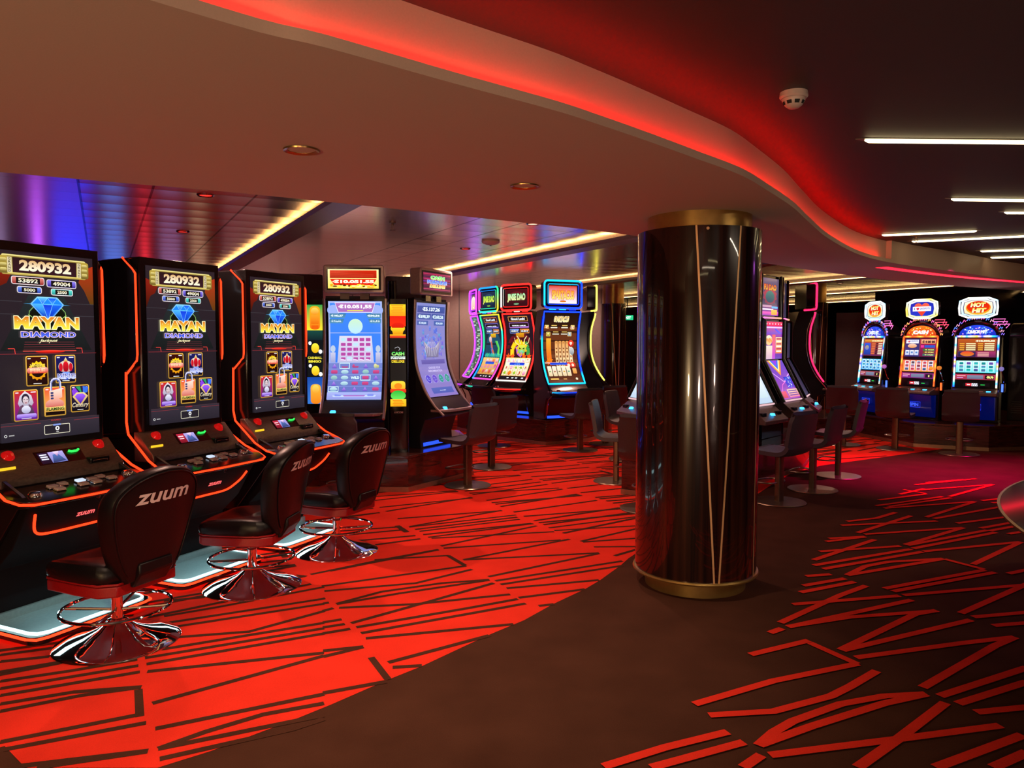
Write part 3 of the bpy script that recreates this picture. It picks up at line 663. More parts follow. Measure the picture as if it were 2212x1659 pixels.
# ------------------------------------------------------------------ the three tall red-lit cabinets (front faces local -y)
def zuum_screen(root, tint):
    c = Canvas(100, 176)
    c.rect(0, 0, 100, 176, '2a2026', '1f1a22')
    c.poly([(0, 14), (17, 20), (12, 30), (6, 33), (0, 46)], '8a1d10', '3a1206'); c.poly([(100, 8), (88, 12), (84, 25), (90, 33), (96, 46), (100, 46)], 'b03214', '5a3a10')
    c.poly([(32, 40), (68, 40), (96, 92), (4, 92)], '232a2c', '15191a')
    for x0, x1, y0 in ((0, 26, 46), (72, 100, 46), (0, 18, 58), (80, 100, 58)): c.rect(x0, y0, x1, y0 + .5, '3d3a40')
    # jackpot frame
    c.rect(8, 3.5, 92, 22, 'e9dc8a', 'b39a48', r=1.5); c.rect(9.5, 4.8, 90.5, 20.8, '8c7733', 'e2d070'); c.rect(18, 5.8, 82, 19.8, '2a1518', '331620')
    for sx in (5, 86):
        c.rect(sx, 5, sx + 9, 21, 'b79d3f', '71602a', r=2)
        for k in range(3): c.rect(sx + 1.5, 7 + 4.5 * k, sx + 7.5, 10 + 4.5 * k, 'e9d884', '8a7632', r=1)
    for sx in (13, 82.5):
        c.rect(sx, 6, sx + 4.2, 20, 'd8caa0')
        for k, ch in enumerate('GRAND'): c.text(ch, sx + 1, 6.6 + 2.7 * k, sx + 3.2, 8.7 + 2.7 * k, '2b2210')
    c.text('280932', 24, 7.6, 76, 18, 'd8a868', 'fffbe0', off=.045)
    for t, x0, x1, y0, h, a, b in (('53892', 16, 48, 23, 7.5, 'e08074', '8d1a20'), ('49004', 50, 81, 24, 7.5, '8a7af0', '2a1390'), ('5000', 21, 45, 32, 6.5, '6d90f0', '1c2f9a'), ('2500', 54, 77, 32.5, 6.5, '5fe0d4', '178a84')):
        c.frame(x0, y0, x1, y0 + h, .7, 'e8dce0', a, 2, None, b); c.rect(x0 + 4.5, y0 + .9, x1 - 4.5, y0 + h - .9, '141012'); c.text(t, x0 + 6.5, y0 + 1.8, x1 - 6.5, y0 + h - 1.8, 'e0cf9a', 'fffef0', off=.03)
    # diamond
    c.circ(50, 62, 19, 14, '0b1208'); 
    for s in (-1, 1):
        c.path([(50 + s * 19, 62), (50 + s * 18, 55), (50 + s * 13, 50)], .5, '9ad06a'); c.line(50 + s * 8, 66, 50 + s * 19, 58, .6, 'a8d86a')
        c.circ(50 + s * 9, 63, 3.5, 3, 'c8782a')
    c.poly([(33, 48), (40, 41), (60, 41), (67, 48), (50, 66)], '8fd8ff', '3a7af0'); c.poly([(34.5, 48), (40.6, 42), (59.4, 42), (65.5, 48), (50, 64.5)], '2090ff', '0620b0')
    c.poly([(40, 42), (50, 42), (45, 48)], '60c0ff', '1048e0'); c.poly([(50, 42), (60, 42), (55, 48)], '1450e8', '40a0ff'); c.poly([(45, 48), (55, 48), (50, 63)], '1038d8', '2a70ff'); c.poly([(34.5, 48), (45, 48), (48, 60)], '48b4ff', '0828c0'); c.poly([(65.5, 48), (55, 48), (52, 60)], '1868f0', '0828c0')
    for l in ((34.5, 48, 65.5, 48), (45, 48, 40.6, 42), (55, 48, 59.4, 42), (45, 48, 50, 63), (55, 48, 50, 63), (45, 48, 50, 42), (55, 48, 50, 42)): c.line(*l, .35, '90dcff')
    c.poly([(26, 48), (50, 47.4), (74, 48.2), (50, 48.6)], '58b8ff')
    c.otext('MAYAN', 17, 60, 82, 71.5, 'd8641a', 'fff04a', 'fff8c0', .7, .045)
    c.otext('DIAMOND', 23, 74.3, 78, 79.3, '1b2fc0', '5878ff', 'ffd8e8', .5, .025)
    c.text('Jackpot', 40, 81, 59, 85, 'fff6c0', shear=.4)
    for k in range(5): c.line(26 - k * .4, 84 + 2.2 * k, 76 + k * .4, 84 + 2.2 * k, .4, '7a3038')
    c.circ(51, 93, 15, 1.3, 'ff2a18', 'c01008'); c.line(24, 92.4, 78, 92.4, .6, 'ff5a48'); c.line(0, 95, 100, 95, .35, 'a03038')
    for s in (16, 84): c.path([(s - 6, 90), (s, 90), (s + .8, 95)], .7, 'e0403a')
    # cards
    def card(x0, y0, x1, y1, a, b): c.rect(x0, y0, x1, y1, 'f0b848', 'b88a30', r=1.6); c.rect(x0 + 1, y0 + 1, x1 - 1, y1 - 1, a, b, r=1); c.rect(x0 + 2, y0 + 2, x0 + 5, y0 + 3, 'e8e8f0'); c.rect(x1 - 7, y0 + 2, x1 - 2, y0 + 3, 'e8e8f0'); c.rect(x0 + 7, y1 - 2.6, x1 - 7, y1 - 2, 'f0f0f0')
    card(26, 97, 48, 125.5, '3a0c08', '160608'); c.star(37.5, 111, 9.4, 7.8, 13, 'ffd21a', 'e08a10'); c.circ(37.5, 111, 6.6, 6.2, '1c0808'); c.rect(27, 108, 48, 113.5, 'ffb0a0', 'c83020', r=2.5); c.text('WHEELS', 30, 104.6, 45, 108, 'ffe060', off=.03); c.text('FIRE', 30, 109, 45, 112.8, 'fff0c0', 'ff6040', off=.04)
    card(55, 96.5, 76.5, 124, '1a1a60', '08081c'); c.circ(66, 108, 7.8, 5.8, 'e8d8c8', 'c09090'); c.circ(66, 108, 3, 5.4, 'e01828', '900818'); c.circ(60.8, 108.5, 2, 4, 'c81828'); c.circ(71.2, 108.5, 2, 4, 'c81828'); c.poly([(63.5, 103), (66, 98.8), (68.5, 103)], 'ffe8b0', 'd0a050'); c.circ(66, 117, 6, 4, '80a8ff', '3050c0'); c.otext('KING', 57, 114.8, 76, 120, '3a3aa0', 'c8d8ff', 'f0e8ff', .3, .04)
    card(13, 128.5, 36.5, 157.5, 'c82818', '5a1488'); c.poly([(24, 129.5), (30, 134), (32, 141), (28, 147), (20, 147), (17, 141), (19, 134)], 'e8e0e8', '9890b0'); c.circ(24.3, 137, 3.8, 5, '282038'); c.circ(24.4, 138.3, 2.8, 3.8, 'e8d8dc', 'c0a8b4'); c.line(22.4, 137.4, 23.8, 137.4, .5, '302030'); c.line(25.2, 137.4, 26.6, 137.4, .5, '302030'); c.line(23.6, 140.6, 25.4, 140.6, .6, '902840'); c.poly([(15.5, 152), (19, 143.5), (22, 142), (22.5, 150), (27, 150), (27, 142), (30, 143.5), (33, 152)], '6a4860', '483050'); c.circ(24.6, 147, 4.4, 3.6, 'e8e8f8', 'a0a0c8'); c.rect(15.5, 151, 34.5, 155, 'c8a8ff', '6a40c0', r=1.5)
    card(42, 127, 64.5, 155.5, 'e85030', 'f0c060'); c.circ(53, 144, 9.5, 5.5, 'f0b0a0', 'c02018'); c.rect(43.5, 146.5, 63.5, 150.5, 'f8e080', 'b08020'); c.text('FLAMING', 44.5, 147, 62.5, 150, '1c4418', off=.03); c.rect(43.4, 151, 63.2, 154.4, '140808')
    card(69.5, 126.5, 90, 153.5, '2c2048', '0a0a10'); c.poly([(71, 132), (74, 128.5), (79, 135), (72, 137)], '8a40e0'); c.poly([(75, 128), (80, 128), (82, 136)], '28a060'); c.poly([(83, 136), (83, 128), (89, 129), (88, 134)], '3870e8'); c.poly([(71.5, 138), (76, 134), (84, 134), (88.5, 138), (80, 148)], 'f0d890', 'c09040'); c.poly([(74, 138), (77, 135.4), (83, 135.4), (86, 138), (80, 145.5)], 'a060ff', '3810a0'); c.text('Century', 71, 144, 89, 150, 'f0e8d0', 'a89060', shear=.3, off=.02)
    # padlock
    c.path([(49.5, 131), (49.5, 123), (51.5, 119.8), (55.5, 119.4), (58.5, 121.6), (59, 129)], 2.2, 'd8d8f0'); c.path([(50, 131), (50, 123), (52, 120.6), (55.5, 120.2), (58, 122), (58.4, 129)], .9, '5a64b0')
    c.poly([(47.5, 131), (60.5, 128.6), (60.5, 137.6), (50, 141.5), (47.5, 139.5)], 'ffe0d0', 'e89880'); 
    for k in range(3): c.rect(48.6, 132 + 2.6 * k, 51.6, 133.9 + 2.6 * k, '3a4070', r=.6)
    c.line(0, 158.5, 100, 158.5, .4, '5a4048'); c.rect(0, 159, 100, 176, '342d38', '25222c'); c.line(0, 161, 38, 161, .3, 'a03038'); c.line(72, 161, 100, 161, .3, 'a03038')
    c.text('GAMES', 48, 158.5, 58, 159.8, 'c03030')
    c.frame(41, 163.5, 67.5, 172.5, .5, 'f0ead0', '242028', 1.2); c.rect(50, 163, 58, 164.6, '8098e0', r=.6); c.circ(54.3, 167.3, 2.1, 2.1, 'ffffff'); c.circ(54.3, 167.3, .9, 1.1, '242028'); c.rect(53, 170.3, 55.6, 170.9, 'c8c8c8')
    c.circ(4, 170, 1.4, 1.4, 'e0e0e0'); c.circ(4, 170, .8, .8, '242028'); c.rect(7, 169.4, 12, 170.4, 'b0b0b0')
    return c.build('screen', flatP(-.302, .302, 1.078, 2.162, -.031), root)
LEDR = (3.4, .10, .02)
def glow_tube(root, name, pts, r, col, flat=1, closed=False, mt=None, sp=0):
    if sp: pts = spline(pts, sp)
    m = MB(); cols = [col] * len(pts) if not callable(col) else [col(i / max(1, len(pts) - 1)) for i in range(len(pts))]
    m.tube(pts, r, mt or M_NEON, 8, closed, cols, flat); return m.build(name, root)
TEAL_E = mat('teal_white_edge_light', (.6, .8, .8), .4, emit=(.55, .95, 1), es=2.2)
def zuum_machine(loc, rz, label, yellow):
    t = thing('slot_machine', label, 'slot machine', loc, rz, 'tall red-lit cabinets')
    m = MB(); m.prism([(-.02, 1.0), (.40, .96), (.40, 2.16), (.34, 2.21), (-.02, 2.215)], -.345, .345, black, 'x'); m.build('upper_cabinet', t, bevel=.006)
    m = MB(); m.box(-.345, .345, -.028, -.019, 1.035, 2.215, black); m.build('bezel', t, bevel=.003)
    zuum_screen(t, 0)
    m = MB()                                              # side wings that carry the light line
    for s in (-1, 1):
        x0, x1 = (s * .346, s * .376); m.prism([(-.015, 1.5), (-.015, 2.13), (.06, 2.205), (.38, 2.2), (.38, 1.0), (.11, 1.02), (.10, 1.44)], min(x0, x1), max(x0, x1), black, 'x')
    m.build('side_wing', t, bevel=.004)
    for s in (-1, 1):
        glow_tube(t, 'light_line', [(s * .372, .10, 2.212), (s * .374, .0, 2.13), (s * .374, -.022, 2.10), (s * .374, -.022, 1.56), (s * .374, -.015, 1.52), (s * .372, .085, 1.43)], .0075, LEDR, .8)
        glow_tube(t, 'light_line', [(s * .375, .09, 1.44), (s * .385, .088, 1.1), (s * .395, .06, 1.02), (s * .43, -.17, .86), (s * .445, -.30, .805), (s * .42, -.375, .782), (s * .36, -.41, .774)] + ([(0, -.415, .772)] if s < 0 else [(.0, -.415, .772)]), .0085, LEDR, .8)
        m = MB(); m.prism([(.02, 1.0), (.40, .96), (.40, .30), (.10, .30), (-.28, .74), (-.40, .76), (-.30, .82), (-.12, .9)], s * .36 - .012 * 1 + (0 if s > 0 else -.0), s * .36 + .012, black, 'x'); m.build('side_cheek', t, bevel=.003)
    glow_tube(t, 'white_reflection_line', [(.392, .17, 1.46), (.392, .165, 1.1), (.40, .09, 1.0), (.42, -.02, .93), (.435, -.09, .86)], .004, (1.3, 1.4, 1.6))  # glowing tubes stand in for white reflections along the cabinet side
    glow_tube(t, 'white_reflection_line', [(.38, .30, 2.19), (.38, .28, 2.07), (.38, .13, 2.03), (.38, .11, 1.98)], .004, (1.1, 1.2, 1.4))
    # console slope + button deck
    m = MB(); m.prism([(-.02, 1.035), (.02, 1.035), (.02, .84), (-.16, .84), (-.155, .89)], -.385, .385, deckm, 'x'); m.build('console', t, bevel=.004)
    n = Vector((0, -.145, .135)).normalized()
    def CP(x0, x1, a0, a1, lift=.003):                    # on the console slope, a from top 0 to bottom 1
        def P(u, v):
            a = a0 + (a1 - a0) * v
            return (x0 + (x1 - x0) * u, -.02 - .135 * a - .0, 1.035 - .145 * a), (0, -.73, .68)
        return P
    m = MB(); 
    for (x0, x1, a0, a1) in ((-.13, .16, .22, .72),):
        P = CP(x0, x1, a0, a1); q = [P(0, 0), P(1, 0), P(1, 1), P(0, 1)]; m.add([tuple(p[i] + nn[i] * .0003 for i in range(3)) for p, nn in q], [(0, 3, 2, 1)], black)
    m.build('display_plate', t, smooth=False)
    c = Canvas(40, 22); c.rect(0, 0, 40, 22, '241838', '100c20'); c.rect(16, 0, 40, 22, 'b8a8e8', '6878c0'); c.poly([(17, 22), (22, 6), (30, 4), (38, 20)], '5078c0', '283060'); c.poly([(24, 0), (34, 0), (28, 10)], 'f0e0ff', 'b068a0')
    for k in range(3): c.rect(2, 3 + 4.5 * k, 13, 5.5 + 4.5 * k, 'e8e8ff')
    if yellow == 2: c.rect(0, 0, 16, 22, 'c02840', '701020'); c.rect(2, 5, 13, 8, 'ffd0d8'); c.rect(2, 11, 12, 13, 'ffd0d8')
    c.build('player_display', CP(-.11, .045, .28, .68), t)
    m = MB(); m.tube([(.075, -.072, .99), (.09, -.080, .985), (.125, -.080, .986), (.14, -.072, .992)], .007, M_NEON, 8, cols=[(.05, 1.6, .15)] * 4); m.build('card_slot_light', t)
    for x in (-.27, .29):
        m = MB(); m.lathe([(0, .028), (.022, .022), (.034, .004), (.036, 0)], ruby, 24); o = m.build('dome_button', t); o.location = (x, -.052, 1.003); o.rotation_euler = (R_(43), 0, 0)
    m = MB(); m.box(-.365, -.27, -.122, -.112, .935, .95, mat('amber_ticket_light', (.4, .25, .02), .4, emit=(1, .6, .02), es=1.1)); m.build('ticket_slot', t, bevel=.003)
    m = MB(); m.box(.16, .29, -.155, -.10, .905, .94, black); m.box(.175, .275, -.158, -.15, .912, .925, dchrome); m.build('note_slot', t, bevel=.004)
    deck = [(.40, -.13), (.44, -.20), (.445, -.30), (.40, -.39), (.30, -.415), (-.30, -.415), (-.40, -.39), (-.445, -.30), (-.44, -.20), (-.40, -.13)]
    m = MB(); k = len(deck); 
    def dz(y): return .845 + (y + .13) * .20
    vs = [(x, y, dz(y)) for x, y in deck] + [(x * .97, y * .97, dz(y) - .035) for x, y in deck]
    m.add(vs, [tuple(range(k)), tuple(range(2 * k - 1, k - 1, -1))] + [(i, k + i, k + (i + 1) % k, (i + 1) % k) for i in range(k)], black); m.build('button_deck', t, bevel=.004)
    for (x, y) in ((-.30, -.32), (.34, -.245)):
        m = MB(); m.lathe([(0, .022), (.026, .02), (.034, .012), (.038, 0)], chrome, 28); o = m.build('round_button', t); o.location = (x, y, dz(y)); o.rotation_euler = (R_(11), 0, 0)
    for j, (x, y) in enumerate(((-.16, -.26), (-.15, -.31), (-.09, -.245), (.0, -.30), (.02, -.245), (.085, -.30), (.09, -.25), (.155, -.235), (.20, -.28))):
        m = MB(); m.box(-.026, .026, -.017, .017, 0, .018, white if j != 4 else mat('lit_white_button', (.7, .8, 1), .3, emit=(.6, .8, 1), es=.9)); m.box(-.029, .029, -.020, .020, 0, .008, chrome)
        o = m.build('square_button', t, bevel=.003); o.location = (x, y, dz(y)); o.rotation_euler = (R_(11), 0, 0)
    # belly with the curved light and lit word
    m = MB(); m.prism([(.02, .98), (.40, .96), (.40, .10), (.02, .10), (-.02, .36), (-.18, .50), (-.34, .745), (-.36, .79), (-.16, .84)], -.348, .348, softblack, 'x'); m.build('lower_cabinet', t, bevel=.006)
    def BY(z): return -.34 + (.745 - z) / .245 * .16 if z > .5 else -.18 + (.5 - z) * 1.14
    glow_tube(t, 'belly_light', [(x, BY(z) - .008, z) for x, z in ((-.30, .70), (-.275, .62), (-.24, .575), (-.17, .56), (0, .56), (.17, .565), (.24, .60), (.28, .64), (.30, .69))], .0075, LEDR, 1, sp=3)
    def BP(u, v):
        z = .655 - .025 * v; return (-.03 + .115 * u, BY(z) - .002, z), (0, -.84, -.54)
    word('lit_word', 'zuum', BP, t, mat('lit_red_word', (.3, 0, 0), .4, emit=(1, .12, .12), es=1.4), .03)
    m = MB(); m.lathe([(0, -.012), (.014, -.01), (.016, 0)], chrome, 20); o = m.build('lock', t); o.location = (.06, -.345, .735); o.rotation_euler = (R_(70), 0, 0)
    # foot rest
    pl = rrect(-.38, .38, -.40, .05, .07); m = MB(); m.prism(pl, .0, .045, black); m.build('foot_rest_base', t, bevel=.004)
    pl = rrect(-.345, .345, -.375, .03, .055); m = MB(); m.prism(pl, .046, .056, teal); m.build('foot_plate', t)
    m = MB(); m.tube([(-.350, -.05, .052), (-.350, -.31, .052), (-.335, -.355, .052), (-.29, -.378, .052), (.29, -.378, .052), (.335, -.355, .052), (.350, -.31, .052), (.350, -.05, .052)], .011, TEAL_E, 8, flat=.6); m.build('foot_plate_light', t)
    glow_tube(t, 'foot_rest_light', [(-.385, -.05, .035), (-.385, -.33, .035), (-.365, -.39, .035), (-.31, -.406, .035), (.31, -.406, .035), (.365, -.39, .035), (.385, -.33, .035), (.385, -.05, .035)], .008, (4, .12, .03), 1)
    m = MB(); m.box(-.348, .348, .0, .40, 0, .10, teal); m.build('kick_plate', t)
    l = area('foot_rest_lamp', (0, -.10, .26), (0, -.25, .0), 1.0, (.6, .95, 1), .6, .1); l.parent = t
    return t
def place(C, r): return (C[0], C[1], 0), r
zm = [((-2.775, 4.514), 'tall red-lit cabinet with diamond jackpot screen, cut off at the left edge', 1), ((-2.373, 5.436), 'tall red-lit cabinet with diamond jackpot screen, middle of the three in the row', 2), ((-1.978, 6.336), 'tall red-lit cabinet with diamond jackpot screen, furthest of the three', 2), ((-3.18, 3.60), 'tall red-lit cabinet left of the nearest one, almost out of the picture', 1)]
for C, lab, y in zm[:3]: zuum_machine((*C, 0), 65.5, lab, y)

# ------------------------------------------------------------------ leather stools of those cabinets
def zuum_stool(loc, rz, label):
    t = thing('casino_stool', label, 'stool', loc, rz, 'black leather stools at the tall red-lit cabinets')
    m = MB(); m.lathe([(.318, 0), (.320, .006), (.312, .012), (.25, .030), (.17, .052), (.10, .085), (.062, .115), (.05, .13), (0, .13)], chrome, 64); m.build('base', t)
    m = MB(); m.lathe([(.047, .10), (.047, .135), (.030, .14), (.030, .275), (.036, .277), (.036, .285), (.026, .29), (.026, .36), (0, .36)], chrome, 32); m.build('column', t)
    m = MB(); m.tube([(.275 * cos(a), .275 * sin(a), .20) for a in [2 * PI * i / 48 for i in range(48)]], .0095, chrome, 8, True)
    for k in range(4):
        a = k * PI / 2 + .5; m.tube([(.03 * cos(a), .03 * sin(a), .185), (.275 * cos(a), .275 * sin(a), .198)], .008, chrome, 8)
    m.build('foot_ring', t)
    seat = [(-.24, -.22), (-.20, -.265), (-.08, -.285), (.08, -.285), (.20, -.265), (.24, -.22), (.255, 0), (.25, .16), (.19, .235), (-.19, .235), (-.25, .16), (-.255, 0)]
    m = MB(); m.prism([(x * .99, y * .99) for x, y in seat], .335, .394, redtrim); m.build('seat_band', t, bevel=.008, seg=3)
    # cushion: dished top
    m = MB(); k = len(seat); rings = [(.96, .385), (1.02, .41), (1.04, .45), (.98, .485), (.80, .488), (.45, .474), (.1, .468)]
    vs = []
    for s_, z in rings: vs += [(x * s_, y * s_, z + (.012 if y < -.2 and z > .46 else 0) * -1 + (.025 if abs(x) > .2 and z > .46 else 0)) for x, y in seat]
    fs = [(r * k + i, r * k + (i + 1) % k, (r + 1) * k + (i + 1) % k, (r + 1) * k + i) for r in range(len(rings) - 1) for i in range(k)] + [tuple(range((len(rings) - 1) * k, len(rings) * k))]
    m.add(vs, fs, leather); m.build('seat_cushion', t, subsurf=2)
    m = MB(); glow = [(x * .985, y * .985, .402) for x, y in seat]; m.tube(glow, .006, redtrim, 6, True); m.build('seat_piping', t)
    # back: shaped outline swept in thickness, leaning back
    def bo(zz):                                          # half width of the back by height 0..1
        return [(.0, .150), (.12, .195), (.3, .235), (.52, .268), (.70, .282), (.82, .262), (.92, .195), (.98, .10), (1.0, .0)]
    prof = bo(0); half = spline([(w, h) for h, w in prof], 4)
    outl = [(w, h) for w, h in half] + [(-w, h) for w, h in reversed(half[:-1])]
    H0, HH = .395, .60
    def bp(w, h, off):
        lean = .245 + .075 * h + .16 * h * h * .35; curve = -(w * w) * .55
        return (w, lean + curve + off, H0 + HH * h)
    m = MB(); n = len(outl); vs = []
    layers = [(.86, -.085), (.95, -.078), (.995, -.050), (1.0, .012), (.97, .030), (.88, .036)]
    for sc, off in layers: vs += [bp(w * sc, .5 + (h - .5) * sc, off) for w, h in outl]
    fs = [(a * n + i, a * n + (i + 1) % n, (a + 1) * n + (i + 1) % n, (a + 1) * n + i) for a in range(len(layers) - 1) for i in range(n)]
    # caps made of inner rings so they follow the curve
    for base, sg in ((0, -1), (len(layers) - 1, 1)):
        prev = base * n
        for sc in (.6, .3):
            st = len(vs); vs += [bp(w * layers[base][0] * sc, .5 + (h - .5) * layers[base][0] * sc, layers[base][1] + sg * .004) for w, h in outl]
            for i in range(n):
                f = (prev + i, prev + (i + 1) % n, st + (i + 1) % n, st + i); fs.append(f if sg > 0 else tuple(reversed(f)))
            prev = st
        f = tuple(prev + i for i in range(n)); fs.append(f if sg > 0 else tuple(reversed(f)))
    m.add(vs, fs, leather); m.build('backrest', t)
    m = MB(); seamp = [bp(w * .93, .5 + (h - .5) * .93, .037) for w, h in outl[2:-2]]; m.tube(seamp, .004, leather, 6); m.build('back_seam', t)
    m = MB(); m.prism([(.10, .36), (.25, .365), (.305, .44), (.30, .50), (.20, .43), (.10, .40)], -.11, .11, leather, 'x'); m.build('back_bracket', t, bevel=.01)
    def WP(u, v):
        w = .17 - .34 * u; p = bp(w, .70 + .095 * (1 - v), .039); return p, (0, 1, 0)
    def WPb(u, v): 
        p, n_ = WP(1 - u, v) if False else WP(u, v); return p, n_
    word('printed_word', 'zuum', WPb, t, mat('white_print', (.62, .55, .55), .5), .02, .15)
    return t
zs0 = zuum_stool((-2.165, 4.085, 0), 248, 'black leather stool with chrome base, nearest of the three with a printed backrest')
dup(zs0, (-1.75, 5.036, 0), 264, 'black leather stool with chrome base before the middle red-lit cabinet')
dup(zs0, (-1.377, 5.887, 0), 247, 'black leather stool with chrome base, furthest of the three with a printed backrest')

# ------------------------------------------------------------------ wooden islands
redwood = noisy(mat('dark_red_wood', (.055, .014, .010), .2, coat=.5), 3, .5, .03, (2, 2, 14))
skirt = noisy(mat('copper_skirting', (.34, .19, .12), .35, .6), 20, .1, .02)
def island(pts, h, label):
    cx = sum(p[0] for p in pts) / len(pts); cy = sum(p[1] for p in pts) / len(pts)
    P = [(p[0] - cx, p[1] - cy) for p in pts]
    def ins(d):
        o = []
        for x, y in P:
            l = math.hypot(x, y); o.append((x * (1 - d / l), y * (1 - d / l)))
        return o
    t = thing('machine_plinth', label, 'plinth', (cx, cy, 0))
    m = MB(); m.prism(ins(-.012), 0, .055, skirt); m.build('skirting', t)
    m = MB(); m.prism(P, .055, h - .03, redwood)
    m.build('body', t, bevel=.004)
    m = MB(); m.prism(ins(-.015), h - .03, h, redwood); m.build('top_board', t, bevel=.004)
    m = MB()
    for i in range(len(P)):                               # door joints of the plinth panels
        a, b = P[i], P[(i + 1) % len(P)]; l = math.hypot(b[0] - a[0], b[1] - a[1]); k = max(1, int(l / .7))
        for j in range(1, k):
            q = j / k; x = a[0] + (b[0] - a[0]) * q; y = a[1] + (b[1] - a[1]) * q
            ux, uy = (b[0] - a[0]) / l, (b[1] - a[1]) / l; nx, ny = uy * .002, -ux * .002
            m.add([(x - ux * .003 + nx, y - uy * .003 + ny, .06), (x + ux * .003 + nx, y + uy * .003 + ny, .06), (x + ux * .003 + nx, y + uy * .003 + ny, h - .04), (x - ux * .003 + nx, y - uy * .003 + ny, h - .04)], [(0, 1, 2, 3)], matte)
    if m.v: m.build('panel_joint', t, smooth=False)
    return t
island([(-3.1, 8.30), (-1.136, 8.234), (-.486, 9.3), (-.75, 10.6), (-1.7, 11.2), (-3.2, 10.6)], .40, 'dark wooden plinth carrying the machine with the bingo screen')
island([(-.28, 12.70), (.536, 11.972), (1.25, 12.43), (1.75, 13.25), (1.5, 14.6), (.3, 15.3), (-.75, 15.0), (-1.02, 14.1)], .40, 'dark red wooden plinth carrying the neon framed machines')
island([(1.182, 8.133), (1.75, 7.80), (2.30, 8.10), (3.733, 9.672), (4.25, 10.7), (3.5, 11.2), (2.3, 10.5), (1.62, 9.85), (1.60, 8.75)], .40, 'wooden plinth half hidden behind the near pillar')
island([(5.98, 13.6), (6.28, 11.80), (7.15, 11.32), (8.35, 11.55), (9.3, 12.7), (9.0, 14.2), (7.3, 14.8)], .38, 'long dark red plinth under the round-topped reel machines')
island([(4.35, 13.0), (5.0, 12.4), (5.7, 12.7), (5.95, 14.0), (4.9, 14.5)], .38, 'small plinth under the pink-lit machine behind the dark twin screens')

# ------------------------------------------------------------------ card display strip shared by the machines
def card_panel(t, P, kind=0):
    c = Canvas(40, 10); c.rect(0, 0, 40, 10, '0a090c'); 
    if kind == 0:
        c.rect(4, 1, 13, 9, 'f03040', 'c01828'); c.rect(6, 3.4, 11, 6.6, 'ffe8e8'); c.rect(13, 1, 22, 9, 'f0f0f8')
        for k in range(3): c.line(14 + k * 3, 8.5, 16 + k * 3, 1.5, .8, '404860')
    else:
        c.rect(4, 1, 13, 9, 'd86878', 'c03048'); c.rect(13, 1, 20, 9, 'b8d8f0', '80a0d0'); c.rect(5, 3, 12, 4.4, 'f8e8f0'); c.rect(5, 5.6, 12, 7, 'f8e8f0'); c.circ(16.5, 5, 2.4, 2.6, '7088c0')
    c.rect(26, 4, 33, 5.8, '30ff60', r=.8)
    return c.build('card_display', P, t)
BLUE_BTN = mat('lit_blue_button', (0, .1, .4), .2, emit=(.05, .45, 1), es=2.6)
